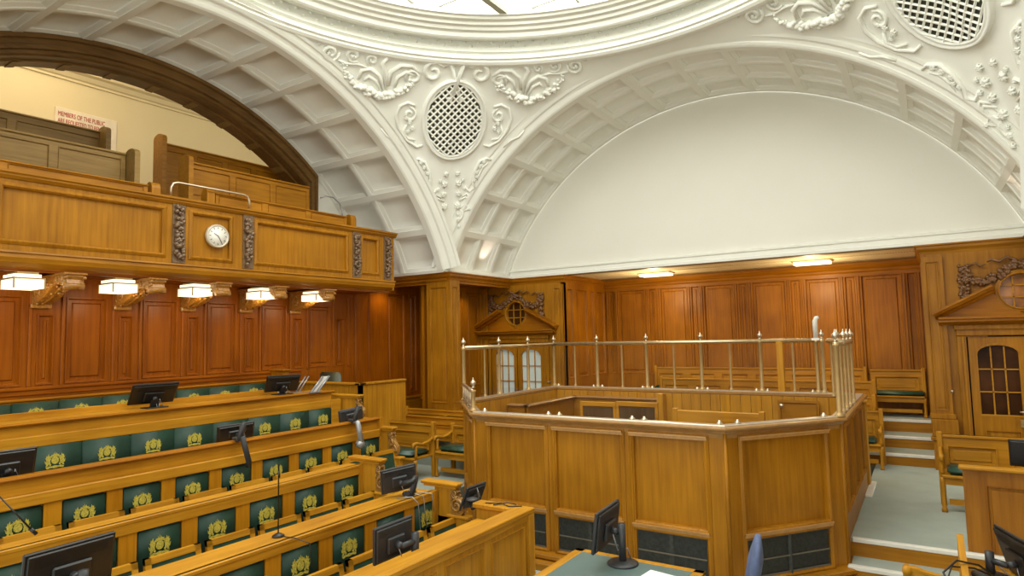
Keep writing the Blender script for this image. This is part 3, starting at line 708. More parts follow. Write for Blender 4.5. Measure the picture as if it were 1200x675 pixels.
# clock
cc = atx(259.5, 276, XG)
ck = thing('wall_clock', 'round white clock with pale rim on the gallery front', 'clock', (XG-.0, cc.y, cc.z-.16))
m = MB(); m.lathe((XG-.03, cc.y, cc.z), [(.155, 0), (.165, .05), (.16, .075), (.145, .085), (.135, .07), (.0, .07)], (1, 0, 0), 32); part('case', m, plain('clock_case', (.62, .55, .42), .35, .2), ck)
m = MB(); m.lathe((XG+.041, cc.y, cc.z), [(.134, 0), (.134, .002), (0, .0021)], (1, 0, 0), 32); part('dial', m, DIAL, ck)
for i in range(12):
    m = MB(); a = pi/6*i; c_ = Vector((XG+.0445, cc.y+.112*sin(a), cc.z+.112*cos(a))); d_ = Vector((0, sin(a), cos(a))); e_ = Vector((0, cos(a), -sin(a)))
    m.q([c_-d_*.013-e_*.004, c_+d_*.013-e_*.004, c_+d_*.013+e_*.004, c_-d_*.013+e_*.004]); part('hour_mark', m, DGREY, ck)
m = MB()
for a, L in ((radians(-60), .07), (radians(150), .10)):
    c_ = Vector((XG+.046, cc.y, cc.z)); d_ = Vector((0, sin(a), cos(a))); e_ = Vector((0, cos(a), -sin(a))); m.prism([c_-e_*.005, c_+e_*.005, c_+e_*.003+d_*L, c_-e_*.003+d_*L], (.002, 0, 0))
part('hands', m, BLACK, ck)
def point(name, loc, power, col=(1, .80, .48), r=.06):
    l = bpy.data.lights.new(name, 'POINT'); l.energy = power; l.shadow_soft_size = r; l.color = col
    o = bpy.data.objects.new(name, l); COL.objects.link(o); o.location = H_(loc)
# carved brackets and the lights between them
def bracket(y, lab):
    t = thing('carved_bracket', lab, 'bracket', (XL, y, .38), 'carved brackets under the gallery')
    m = MB()
    P = [(0, .44), (.93, .44), (.93, .40), (.91, .36), (.93, .30), (.92, .25), (.90, .235), (.89, .26), (.80, .31), (.66, .30), (.52, .24), (.38, .13), (.22, .06), (.06, .02), (0, 0)]
    m.prism([(XL+a, y-.085, .50+b*.73) for a, b in P], (0, .17, 0)); m.box((XL, y-.12, .815), (XL+.95, y+.12, .838), .006); m.box((XL, y-.11, .47), (XL+.07, y+.11, .53), .01)
    part('body', m, CARVG, t)
    for sd in (-.088, .088):
        m = MB(); m.prism([(XL+a*.97+.01, y+sd*(.99 if sd > 0 else .99), .505+b*.72) for a, b in P], (0, .004*(1 if sd > 0 else -1), 0))
        for c_, r in (((.90, .335), .075), ((.72, .37), .05), ((.18, .22), .13), ((.42, .30), .09)):
            m.tube(spiral((XL+c_[0]*.95, y+sd, .50+c_[1]*.73), (1, 0, 0), (0, 0, 1), r*.72, 1.8, 1.2, 10), [.017]*19, 5)
        for k in range(34):
            a = random.uniform(.05, .95); m.ball((XL+a, y+sd, .50+.73*random.uniform(.08+.28*a, .42)), random.uniform(.012, .024), 1)
        part('side_carving', m, CARVG, t)
    m = MB()
    m.tube([(XL+a*.97, y, .515+.73*b) for a, b in reversed(P[6:])], .028, 6)
    m.tube([(XL+.89, y-.10, .69), (XL+.89, y+.10, .69)], .045, 10)
    for k in range(40):
        a = random.uniform(.1, .86); zz = .03+.3*min(1, max(0, (a-.1)/.65))**1.1; m.ball((XL+a, y+random.uniform(-.07, .07), .50+.73*zz), .022, 1)
    part('carving', m, CARVG, t)
labs = ['carved oak bracket under the gallery, second lit one from the left edge']
names = {2: 'leftmost in view', 3: 'second from the left edge', 4: 'third from the left edge', 5: 'fourth from the left edge', 6: 'nearest the corner pier'}
for i, y in enumerate((1.51, 2.44, 3.37, 4.30, 5.20, 6.13, 7.06)):
    if i < 2: continue
    bracket(y-.09, 'scrolled carved oak bracket under the gallery, '+names[i])
def boxlamp(y, lab):
    t = thing('box_light', lab, 'light', (XL+.55, y, .60), 'box lights under the gallery')
    a, b, c = XL+.40, XL+.78, .655
    m = MB(); m.box((a+.01, y-.14, c), (b-.01, y+.14, c+.10)); m.box((a+.03, y-.13, c+.115), (b-.03, y+.12, c+.155)); part('diffuser', m, LAMPM, t, 'glowing glass box')
    m = MB(); m.box((a, y-.15, c+.10), (b, y+.15, c+.116)); m.box((a+.05, y-.1, c+.155), (b-.05, y+.1, .837))
    for px_, py_ in ((a, y-.15), (b-.012, y-.15), (a, y+.138), (b-.012, y+.138)): m.box((px_, py_, c-.004), (px_+.012, py_+.012, c+.10))
    part('frame', m, BRASS, t)
    point('box_lamp', (XL+.59, y, c-.10), 3.2, (1, .80, .48), .1)
for k, (x, y) in enumerate(((25, 328), (137, 334), (227, 339), (305, 343), (368, 346))):
    yy = ray(x, y); yy = yy.y/yy.x*(XL+.55)
    boxlamp(yy, 'glowing square glass box light under the gallery, '+['cut by the left edge', 'second from the left', 'third from the left', 'fourth from the left', 'smallest and nearest the corner'][k])
for x in (-4.61, -1.65): point('soffit_lamp', (x, 12.4, .80), 24)
# lights hidden on the soffits
for k, (xa, xb, ya, yb) in enumerate(((-4.92, -4.30, 12.40, 12.72), (-1.95, -1.35, 12.40, 12.72))):
    m = MB(); m.box((xa, ya, 1.185), (xb, yb, 1.24)); t = thing('soffit_light', 'flush strip light in the bronze soffit, '+('left one' if k == 0 else 'right one'), 'light', (xa, ya, 1.22), 'soffit strip lights')
    part('diffuser', m, LAMPM, t)
    m = MB(); m.box((xa-.03, ya-.03, 1.235), (xb+.03, ya, 1.252)); m.box((xa-.03, yb, 1.235), (xb+.03, yb+.03, 1.252)); m.box((xa-.03, ya, 1.235), (xa, yb, 1.252)); m.box((xb, ya, 1.235), (xb+.03, yb, 1.252)); part('frame', m, BRASS, t)
def spot(name, loc, tgt, power, ang=90, col=(1, .78, .45)):
    l = bpy.data.lights.new(name, 'SPOT'); l.energy = power; l.spot_size = radians(ang); l.spot_blend = .8; l.shadow_soft_size = .05; l.color = col
    o = bpy.data.objects.new(name, l); COL.objects.link(o); o.location = H_(loc); o.rotation_euler = (Vector(tgt)-Vector(loc)).to_track_quat('-Z', 'Y').to_euler()
spot('recess_lamp', (-8.3, 9.8, 1.08), (-8.7, 9.9, -1), 14, 120)
spot('recess_lamp', (-7.95, 10.6, 1.08), (-8.2, 10.8, -1), 14, 120)
spot('recess_lamp', (-8.7, 9.0, 1.08), (-8.95, 9.0, -1), 10, 120)
# uplight on the cornice ledge of the back arch
spot('cornice_uplight', (X0+.18, Y0+1.0, 1.42), (X0+.1, Y0+1.0, 2.2), 4, 75, (1, .82, .68))
spot('cornice_uplight', (X1-.18, Y0+1.0, 1.42), (X1-.1, Y0+1.0, 2.2), 4, 75, (1, .82, .68))

# --- gallery benches
def board(mb, x, ya, yb, z0, z1, th=.05, n=3, mid=False):
    """panelled upright board in the plane X = x facing +X"""
    W = yb-ya; pw = W/n; rs = []
    for i in range(n):
        if mid: rs += [(i*pw+.05, .05, (i+1)*pw-.05, (z1-z0)*.52), (i*pw+.05, (z1-z0)*.6, (i+1)*pw-.05, z1-z0-.06)]
        else: rs.append((i*pw+.05, .06, (i+1)*pw-.05, z1-z0-.08))
    panelled(mb, (x, ya, z0), (0, 1, 0), (0, 0, 1), W, z1-z0, rs, .012, .015, th, False)
def post(mb, x, y, z0, z1, w=.06, d=.32):
    """bench end with a rounded top, thin in Y"""
    A = [(x-d/2, z0), (x+d/2, z0), (x+d/2, z1-.08)]+[(x+d/2*cos(pi*i/8), z1-.08+.08*sin(pi*i/8)) for i in range(1, 8)]+[(x-d/2, z1-.08)]
    mb.prism([(a, y-w/2, z) for a, z in A], (0, w, 0))
def gbench(lab, x, ya, yb, z0, ztop, ends, n, mat, mid, d=.30, zend=.08, g='gallery benches'):
    t = thing('gallery_bench', lab, 'bench', (x, (ya+yb)/2, z0), g)
    m = MB(); board(m, x, ya, yb, z0, ztop, .05, n, mid); m.box((x-.06, ya, ztop), (x+.03, yb, ztop+.03), .008); part('back_board', m, mat, t)
    m = MB(); m.box((x+.03, ya, z0+.32), (x+.36, yb, z0+.36), .01); part('seat', m, mat, t)
    for e in ends: m = MB(); post(m, x+.1, e, z0, ztop+zend, .07, d); part('bench_end', m, mat, t)
pz = lambda x, y, X: atx(x, y, X)
gbench('near gallery bench left of the aisle, grey panelled back', -9.0, .0, pz(150, 185, -9.0).y, 1.55, pz(75, 163, -9.0).z, [pz(154, 190, -9.0).y], 5, GALX, True)
gbench('rear gallery bench left of the aisle, below the public notice', -10.3, -.2, pz(121, 165, -10.3).y, 2.0, pz(75, 143, -10.3).z, [pz(117, 150, -10.3).y], 4, GALX, False)
gbench('rear gallery bench right of the aisle with tall end', -10.2, pz(186, 200, -10.2).y, pz(325, 210, -10.2).y, 2.0, pz(250, 181, -10.2).z, [pz(182, 190, -10.2).y, pz(327, 205, -10.2).y], 4, OY, False, .30, .12)
gbench('near gallery bench right of the aisle, beside the brass rail', -9.0, pz(222, 220, -9.0).y, pz(362, 240, -9.0).y, 1.55, pz(290, 204, -9.0).z, [pz(216, 205, -9.0).y], 3, OY, True)
def glow(lab, ya, yb, za, blocks):
    t = thing('gallery_front_ledge', lab, 'ledge', (XG-.12, (ya+yb)/2, 1.9), 'gallery front ledges')
    m = MB(); panelled(m, (XG-.10, ya, 1.90), (0, 1, 0), (0, 0, 1), yb-ya, za-1.90, [(.05+i*(yb-ya)/3, .02, (i+1)*(yb-ya)/3-.05, za-1.93) for i in range(3)], .006, .01, .05, False); m.box((XG-.22, ya, za-.02), (XG-.08, yb, za), .006); part('ledge_board', m, OY, t)
    for y in blocks: m = MB(); post(m, XG-.14, y, 1.9, za+.05, .11, .16); part('end_block', m, OZ, t)
ya = pz(180, 225, XG-.1).y; glow('low oak ledge on the gallery front left of its aisle', -.4, ya, pz(90, 197.5, XG-.1).z, [pz(188, 224, XG-.1).y])
yb = pz(258, 240, XG-.1).y; glow('low oak ledge on the gallery front right of its aisle', yb, pz(408, 268, XG-.1).y, pz(333, 239, XG-.1).z, [pz(251, 236, XG-.1).y, pz(414, 262, XG-.1).y])
m = MB(); a, b = pz(207, 230, XG-.02), pz(297, 245, XG-.02); zt = pz(210, 211, XG-.02).z
m.tube([(a.x, a.y, 1.94), (a.x, a.y, zt-.08), (a.x, a.y+.03, zt-.02), (a.x, a.y+.09, zt), (a.x, b.y-.09, zt), (a.x, b.y-.03, zt-.02), (a.x, b.y, zt-.08), (a.x, b.y, 1.94)], .016, 8); tag(mk('guard_rail', m, PALE), 'pale looped handrail standing on the gallery front over the clock', 'rail')
m = MB(); m.tube([pz(x, y, -8.35) for x, y in ((377, 231), (383, 229), (392, 231), (399, 238), (402, 248), (403, 270))], .014, 8); tag(mk('guard_rail', m, GREY), 'grey curved handrail by the foot of the gallery arch', 'rail')
# notice on the gallery wall
sg = thing('public_notice', 'cream notice board with red capitals on the gallery back wall', 'sign', (-12.49, 5.2, 3.7))
zs1 = lambda x, y: atx(x, y, -12.47)
ya, yb = zs1(65, 124).y, zs1(137, 150).y; zt = zs1(65, 124).z; H0 = .62
m = MB(); m.box((-12.497, ya, zt-H0), (-12.475, yb, zt), .004); part('board', m, SIGNM, sg)
def text(txt, size, loc, mat, parent, name, xs=1.0):
    c = bpy.data.curves.new(name, 'FONT'); c.body = txt; c.size = size; c.extrude = .002; c.align_x = 'LEFT'
    o = bpy.data.objects.new(name, c); COL.objects.link(o)
    dg = bpy.context.evaluated_depsgraph_get(); me = bpy.data.meshes.new_from_object(o.evaluated_get(dg)); bpy.data.objects.remove(o)
    for v in me.vertices: x, y, z = v.co; v.co = (z, x*xs, y)
    me.materials.clear(); me.materials.append(mat)
    o = bpy.data.objects.new(name, me); COL.objects.link(o); o.location = H_(loc)-wloc(parent); o.parent = parent; return o
for i, tx in enumerate(('MEMBERS OF THE PUBLIC', 'ARE REQUESTED TO REMAIN', 'SEATED IN COURT SUCH AS', 'TO ENTER OR LEAVE IF THE')):
    text(tx, .118, (-12.47, ya+.04, zt-.15-.125*i), RED, sg, 'lettering', (yb-ya-.08)/(.118*.66*len(tx)))

# the gallery front stands very slightly askew to the wall: turn it about its right end
piv = H_((XG, 8.34, 0)); th = -.0365
for o in list(COL.objects):
    if o.parent is None and o.name.split('.')[0] in ('gallery_balcony', 'wall_clock', 'gallery_front_ledge', 'guard_rail', 'gallery_bench'):
        d = Vector(o.location)-piv; o.location = (piv.x+d.x*cos(th)-d.y*sin(th), piv.y+d.x*sin(th)+d.y*cos(th), o.location.z); o.rotation_euler.z = th
# ================================================================ THE DOCK
ZD = -.876
DP = [(-5.42, 9.60), (-5.42, 7.04), (-4.45, 5.97), (-1.60, 5.97), (-.76, 7.05), (-.76, 9.60)]
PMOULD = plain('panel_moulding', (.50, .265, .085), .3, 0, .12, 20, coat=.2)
dock = thing('dock', 'large chamfered oak dock with sunk panels and black iron grilles', 'dock', (-3.1, 7.8, FW))
def wallrun(a, b, z0, z1): 
    a, b = Vector((*a, 0)), Vector((*b, 0)); return a, b, (b-a).length, (b-a).normalized()
def seg(a, b, rects, z0, z1, name='panelling', back=.05, depth=.028, mat=None):
    a, b, L, u = wallrun(a, b, z0, z1); m = MB()
    panelled(m, (a.x, a.y, z0), u, (0, 0, 1), L, z1-z0, rects, depth, .045, back, False, .03)
    return part(name, m, mat or OZ, dock), L, u
def grille(a, b, x0, x1, z0, z1, lab=None):
    a, b, L, u = wallrun(a, b, 0, 0); n = u.cross(Vector((0, 0, 1)))
    P = lambda s_, z, h: Vector((a.x, a.y, 0))+u*s_+Vector((0, 0, z))+n*h
    m = MB(); m.q([P(x0, z0, -.012), P(x1, z0, -.012), P(x1, z1, -.012), P(x0, z1, -.012)])
    k = int((x1-x0)/.022)
    def bar(p, q_, h):
        d = (q_-p).normalized(); e = d.cross(n)*h; m.q([p-e, p+e, q_+e, q_-e])
    for i in range(k+1): s_ = x0+(x1-x0)*i/k; bar(P(s_, z0, .002), P(s_, z1, .002), .003)
    kk = int((z1-z0)/.022)
    for i in range(kk+1): z = z0+(z1-z0)*i/kk; bar(P(x0, z, .004), P(x1, z, .004), .0032 if i % 6 else .006)
    for d in (.0, .5): m.box(P((x0+x1)/2-.02, z0, .0)+Vector((0, 0, 0)), P((x0+x1)/2+.02, z1, .006))
    g = part('grille', m, GRILLE, dock, 'black iron mesh grille')
    m = MB()
    for z in (z1-.012, z0+.02, (z0+z1)/2-.02): m.add(*_bar(P(x0, z, .004), P(x1, z, .004), n, .006, .009))
    part('grille_strip', m, plain('tarnished_strip', (.22, .19, .15), .4, .5), g)
    return g
def _bar(p, q_, n, h, t):
    d = (q_-p).normalized(); e = Vector((0, 0, 1))
    vs = [p-e*h, q_-e*h, q_+e*h, p+e*h]; vs2 = [v+n*t for v in vs]
    return vs+vs2, [(0, 1, 2, 3), (4, 5, 6, 7), (0, 1, 5, 4), (1, 2, 6, 5), (2, 3, 7, 6), (3, 0, 4, 7)]
def rail_between(a, b, x0, x1, z, h, t, name, mat):
    a, b, L, u = wallrun(a, b, 0, 0); n = u.cross(Vector((0, 0, 1)))
    p = Vector((a.x, a.y, z))+u*x0; q_ = Vector((a.x, a.y, z))+u*x1
    m = MB(); m.add(*_bar(p, q_, n, h, t)); m.add(*_bar(p+Vector((0, 0, h*.8)), q_+Vector((0, 0, h*.8)), n, h*.35, t*1.4)); return part(name, m, mat, dock)
Z0, Z1_ = -2.30, ZD-.03
H = Z1_-Z0
zp0, zp1 = -1.84-Z0, -.985-Z0
# front
xs = [(-4.25, -3.50), (-3.39, -2.62), (-2.51, -1.78)]
seg(DP[2], DP[3], [(a+4.45, zp0, b+4.45, zp1) for a, b in xs]+[(a+4.45, .03, b+4.45, zp0-.05) for a, b in xs], Z0, Z1_)
for a, b in xs:
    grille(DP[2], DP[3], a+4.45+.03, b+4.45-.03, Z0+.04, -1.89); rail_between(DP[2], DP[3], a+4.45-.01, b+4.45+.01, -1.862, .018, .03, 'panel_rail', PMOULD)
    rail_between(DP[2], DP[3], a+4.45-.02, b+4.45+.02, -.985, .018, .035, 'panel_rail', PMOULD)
# right chamfer
L_ = (Vector(DP[4])-Vector(DP[3])).length
seg(DP[3], DP[4], [(.17, zp0, L_-.20, zp1), (.17, .03, L_-.20, zp0-.05)], Z0, Z1_)
grille(DP[3], DP[4], .20, L_-.23, Z0+.04, -1.89)
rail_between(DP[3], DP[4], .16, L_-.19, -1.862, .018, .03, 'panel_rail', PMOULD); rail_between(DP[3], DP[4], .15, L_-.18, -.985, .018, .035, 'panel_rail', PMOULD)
# left chamfer and sides, back
L_ = (Vector(DP[2])-Vector(DP[1])).length
seg(DP[1], DP[2], [(.12, zp0, L_/2-.05, zp1), (L_/2+.06, zp0, L_-.14, zp1), (.12, .03, L_-.14, zp0-.05)], Z0, Z1_)
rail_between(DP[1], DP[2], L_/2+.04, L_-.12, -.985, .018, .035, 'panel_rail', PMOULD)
seg(DP[0], DP[1], [(.2, zp0, 1.2, zp1), (1.35, zp0, 2.4, zp1)], Z0, Z1_)
seg(DP[4], DP[5], [(.22, .5, .78, zp1), (.95, .5, 1.5, zp1), (1.7, .5, 2.3, zp1)], Z0, Z1_)
seg(DP[5], DP[0], [], Z0, Z1_)
# corner beads
for p in DP[1:5]:
    m = MB(); m.tube([(p[0], p[1], Z0), (p[0], p[1], Z1_)], .018, 8); part('corner_bead', m, OZ, dock)
def offset(P, d, closed=True):
    n = len(P); out = []
    for i, p in enumerate(P):
        a, b = Vector(P[i-1]), Vector(P[(i+1) % n]); p = Vector(p)
        d1, d2 = (p-a).normalized(), (b-p).normalized(); n1, n2 = Vector((d1.y, -d1.x)), Vector((d2.y, -d2.x)); bb = (n1+n2)/(1+n1.dot(n2)); out.append(p+bb*d)
    return out
def ringrun(prof, mat, name, base=DP, z=0, open_=None, parent=dock):
    n = len(base); path = []
    o0, o1 = offset(base, 0), offset(base, 1)
    for i in range(n): path.append(((o0[i].x, o0[i].y, z), (o1[i].x-o0[i].x, o1[i].y-o0[i].y, 0), (0, 0, 1)))
    m = MB(); m.sweep(prof, path, True); return part(name, m, mat, parent)
# plinth: two moulded steps that follow the dock
ringrun([(-.07, -.008), (-.07, .012), (.012, .012), (.018, .006), (.018, -.008)], plain('ledge_strip', (.55, .48, .38), .3, .5, .1, 12), 'ledge_strip', z=ZD+.008)
ringrun([(0, 0), (.08, 0), (.10, .02), (.10, .05), (.085, .06), (.0, .07)], OX, 'plinth', z=-2.35); ringrun([(-.02, 0), (.16, 0), (.16, .07), (.14, .09), (-.02, .09)], OX, 'plinth', z=FW)
# ledge
LED = [(-.10, -.03), (-.09, -.04), (-.03, -.04), (-.03, -.10), (.0, -.10), (.005, -.06), (.02, -.055), (.03, -.04), (.04, -.03), (.06, -.025), (.066, -.01), (.06, .004), (.04, .008), (-.09, .008), (-.10, 0), (-.10, -.03)]
ringrun(LED, plain('ledge_oak', (.34, .17, .045), .28, 0, .15, 14, coat=.3), 'ledge', z=ZD)
# inside: boarded lining, stair enclosure, platform
m = MB()
ins = offset(DP, -.10); pl = MB(); pl.q([(p.x, p.y, -1.9) for p in ins]); part('platform', pl, DKW, dock)
for i in range(len(ins)):
    a, b = ins[i], ins[(i+1) % len(ins)]; k = max(2, int((b-a).length/.14)); u = (b-a).normalized(); nn = Vector((-u.y, u.x)); 
    for j in range(k):
        p, q_ = a+(b-a)*(j/k)+u*.003, a+(b-a)*((j+1)/k)-u*.003
        m.prism([(p.x, p.y, -1.9), (q_.x, q_.y, -1.9), (q_.x, q_.y, ZD-.04), (p.x, p.y, ZD-.04)], (nn.x*-.02, nn.y*-.02, 0))
part('lining', m, BZ, dock, 'boarded inner face of upright planks')
m = MB()
m.box((-5.30, 7.95, -1.9), (-4.98, 8.0, -1.03)); m.box((-5.0, 7.95, -1.9), (-4.95, 9.48, -1.03)); m.box((-4.98, 9.40, -1.9), (-3.45, 9.48, -1.03)); part('stair_enclosure', m, OX, dock)
m = MB()
m.box((-5.30, 7.92, -1.03), (-4.92, 8.04, -1.0), .008); m.box((-5.02, 7.92, -1.03), (-4.90, 9.48, -1.0), .008); m.box((-4.98, 9.37, -1.03), (-3.45, 9.49, -1.0), .008); part('enclosure_cap', m, plain('cap_oak', (.34, .17, .06), .3, 0, .15, 14, coat=.3), dock)
m = MB(); m.box((-3.50, 9.34, -1.9), (-3.40, 9.48, -.92), .006); part('enclosure_post', m, BZ, dock)
gd = MB(); panelled(gd, (-1.78, 9.42, -1.32), (1, 0, 0), (0, 0, 1), .52, .36, [(.03, .03, .49, .33)], .006, .01, .03, False); g_ = part('gate', gd, OX, dock)
m = MB(); m.lathe((-1.72, 9.40, -1.03), [(.012, 0), (.012, .03), (.03, .04), (.032, .06), (.02, .075), (0, .078)], (0, -1, 0), 12); part('knob', m, PALE, g_, 'brass knob')
# ---- brass railing
rl = thing('dock_railing', 'brass railing with ball finials standing on the dock ledge', 'railing', (-3.1, 9.6, ZD))
def finial(m, p, s=1.0):
    m.lathe(p, [(.012*s, 0), (.026*s, .008*s), (.012*s, .02*s), (.012*s, .03*s), (.030*s, .045*s), (.036*s, .062*s), (.030*s, .08*s), (.012*s, .094*s), (.010*s, .105*s), (.004*s, .125*s), (0, .128*s)], (0, 0, 1), 10)
def rpost(x, y, z0, z1, big, fin=True):
    m = MB(); r = .026 if big else .016
    m.lathe((x, y, z0), [(r*1.9, 0), (r*1.9, .012), (r*1.2, .03), (r, .04), (r, z1-z0-.03), (r*1.25, z1-z0-.02), (r*1.25, z1-z0)], (0, 0, 1), 12)
    p = part('railing_post', m, BRASS, rl)
    if fin: m = MB(); finial(m, (x, y, z1+.02)); part('finial', m, PALE, p)
    return p
ZT = -.145
posts = []
yb = 9.60
for px in (700, 758, 822, 892): posts.append((aty(px, 430, yb).x, yb, 1))
for px in (674, 729, 790, 856): posts.append((aty(px, 430, yb).x, yb, 0))
for px in (568, 585, 619): p = atx(px, 430, -5.42); posts.append((-5.42, p.y, 0 if px == 568 else 1))
posts += [(-5.42, 9.60, 1), (-5.42, 7.04, 1)]
for x, y, b in posts: rpost(x, y, ZD+.016, ZT, b, b)
bx = aty(958, 430, yb).x
m = MB(); a_ = aty(915, 430, yb).x; m.box((a_-.045, yb-.03, ZD), (a_+.045, yb+.03, ZT), .006); part('gate_stile', m, BZ, rl)
for x in (bx, bx+.07): rpost(x, yb, ZD+.016, ZT, 1, x != bx)
rpost(aty(930, 430, yb).x, yb, ZD+.016, ZT, 0, False)
# tall pale bolt on the gate post
m = MB(); m.tube([(bx, yb, ZT+.02), (bx, yb, ZT+.26), (bx+.02, yb, ZT+.31), (bx+.05, yb, ZT+.32)], [.03, .034, .03, .02], 10); m.box((bx-.05, yb-.03, ZT), (bx+.05, yb+.03, ZT+.03)); part('bolt_casing', m, plain('white_metal', (.8, .78, .7), .3), rl, 'white upright bolt casing on the gate post')
yR = [7.05, 7.42, 7.78, 8.14, 8.55]
for i, y in enumerate(yR): rpost(-.76, y, ZD+.016, ZT, i == 0, i != 1)
for i in range(1, 4): rpost(-.76-.09*i, 8.55+.17*i, ZD+.016, ZT, 0, i == 2)
def toprail(pts, r=.029):
    m = MB()
    for a, b in zip(pts, pts[1:]): m.tube([a, b], r, 10)
    for p in pts: m.ball(p, r*1.05, 2)
    part('top_rail', m, PALE if False else plain('rail_brass', (.66, .52, .30), .3, .8, .08, 12), rl)
toprail([(-5.42, 7.04, ZT), (-5.42, 9.6, ZT), (bx+.07, 9.6, ZT)])
toprail([(-.76, 7.05, ZT), (-.76, 8.55, ZT), (-1.07, 9.1, ZT)])
# low rail on the left chamfer
m = MB(); A, B = Vector((-5.34, 6.93, 0)), Vector((-4.50, 6.02, 0)); zl = ZD+.24
m.tube([(A.x, A.y, zl), (B.x, B.y, zl)], .02, 8); m.tube([(A.x, A.y, ZD+.05), (B.x, B.y, ZD+.05)], .012, 8)
for t in (.0, .18, .36, .54, .72): p = A.lerp(B, t); m.tube([(p.x, p.y, ZD+.01), (p.x, p.y, zl)], .010, 8)
part('low_rail', m, PALE, rl)
p_ = rpost(B.x, B.y, ZD+.016, zl+.02, 1, True)
# glass screens with clamps
def pane(a, b, h, lab, z=ZD+.03):
    a, b = Vector(a), Vector(b); u = (b-a).normalized(); n = Vector((u.y, -u.x, 0)) if len(u) > 2 else Vector((u.y, -u.x))
    m = MB(); m.prism([(a.x, a.y, z), (b.x, b.y, z), (b.x, b.y, z+h), (a.x, a.y, z+h)], (n.x*.01, n.y*.01, 0)); gl = part('glass_screen', m, GLASS, rl)
    for t in (.05, .95): m = MB(); p = a.lerp(b, t); m.lathe((p.x, p.y, z-.010), [(.032, 0), (.032, .01), (.014, .02), (.012, .034), (0, .036)], (0, 0, 1), 12); part('clamp', m, PALE, gl)
for a, b in (((-4.40, 6.04), (-3.45, 6.04)), ((-3.41, 6.04), (-2.48, 6.04)), ((-2.44, 6.04), (-1.62, 6.04)), ((-1.56, 6.11), (-.86, 7.02))): pane(a, b, .27, '')
for i in range(len(posts)): pass
xs_ = sorted([p[0] for p in posts if p[1] == yb and p[2]]+[bx])
for a, b in zip(xs_, xs_[1:]): pane((a+.04, yb), (b-.04, yb), .62, '')
# chairs and bench in the dock
def dchair(x, y, zt, w, z0, lab):
    t = thing('dock_chair', lab, 'chair', (x, y, z0), 'chairs inside the dock')
    m = MB(); zs = z0+.44
    for sx in (-1, 1): m.box((x+sx*w/2-.022, y-.02, z0), (x+sx*w/2+.022, y+.02, zt), .005)
    m.box((x-w/2, y-.018, zt-.07), (x+w/2, y+.018, zt), .008); m.box((x-w/2, y-.015, zt-.30), (x+w/2, y+.015, zt-.25), .004); part('back_frame', m, BX, t)
    m = MB(); m.box((x-w/2+.02, y-.006, zt-.26), (x+w/2-.02, y+.006, zt-.06)); part('back_panel', m, DKW, t)
    m = MB(); m.box((x-w/2-.01, y, zs), (x+w/2+.01, y+.42, zs+.04), .01); part('seat', m, GREENS, t)
    for sx in (-1, 1): m = MB(); m.box((x+sx*w/2-.02, y+.38, z0), (x+sx*w/2+.02, y+.42, zs), .004); part('leg', m, BZ, t)
yy = 8.3
for k, (a, b) in enumerate(((681, 721), (723, 770))):
    pa, pb = aty(a, 470, yy), aty(b, 472, yy); dchair((pa.x+pb.x)/2, yy, pa.z+.0, pb.x-pa.x-.02, -1.9, ('left' if k == 0 else 'right')+' one of two pale oak chairs inside the dock')
t = thing('dock_bench', 'long pale oak bench inside the dock behind its front right panels', 'bench', (-2.4, 7.2, -1.9))
pa, pb = aty(791, 479, 7.2), aty(893, 486, 7.2)
m = MB(); m.box((pa.x, 7.18, -1.1), (pb.x, 7.22, pa.z-.01), .008); part('back_rail', m, BX, t)
for x in (pa.x, pb.x): m = MB(); m.box((x-.03, 7.17, -1.9), (x+.03, 7.23, pa.z+.01), .006); part('leg', m, BZ, t)
m = MB(); m.box((pa.x, 7.2, -1.48), (pb.x, 7.6, -1.44), .008); part('seat', m, BX, t)
# white step edging and post at the right side of the dock
m = MB(); m.box((-.76, 9.15, FA), (-.68, 10.0, FA+.03), .006); struct('nosing', m, NOSE)

# ================================================================ TIERED BENCHES ON THE LEFT
def crest(mb, c, s, x):
    """gold arms: shield, crown, two supporters, scroll; flat relief in the plane X = x"""
    y0, z0 = c
    def poly(pts, h=.003): mb.prism([(x, y0+a*s, z0+b*s) for a, b in pts], (h, 0, 0))
    poly([(.19*cos(t*pi/8), .02+.21*sin(t*pi/8)) for t in range(16)], .004)
    poly([(-.15, .22), (.15, .22), (.20, .36), (.12, .30), (.07, .44), (.03, .32), (0, .50), (-.03, .32), (-.07, .44), (-.12, .30), (-.20, .36)])
    for sg in (-1, 1):
        P = [(.22, -.26), (.24, .02), (.20, .12), (.25, .28), (.30, .24), (.32, .40), (.38, .26), (.43, .33), (.44, .18), (.50, .20), (.42, .05), (.46, -.02), (.52, .06), (.49, -.12), (.43, -.16), (.46, -.30), (.36, -.26), (.32, -.16)]
        P = [(a*sg, b) for a, b in P]; poly(P if sg > 0 else P[::-1])
    for sg in (-1, 1):
        for a_, b_, r_ in ((.19, .24, .05), (.30, -.02, .055), (.24, -.2, .05), (.40, .05, .05), (.13, .30, .04), (.34, .28, .045)):
            poly([(sg*a_+r_*cos(k*pi/4), b_+r_*1.3*sin(k*pi/4)) for k in range(8)], .0045)
    poly([(-.46, -.34), (-.30, -.28), (-.15, -.30), (0, -.26), (.15, -.30), (.30, -.28), (.46, -.34), (.40, -.44), (.2, -.38), (0, -.42), (-.2, -.38), (-.40, -.44)])
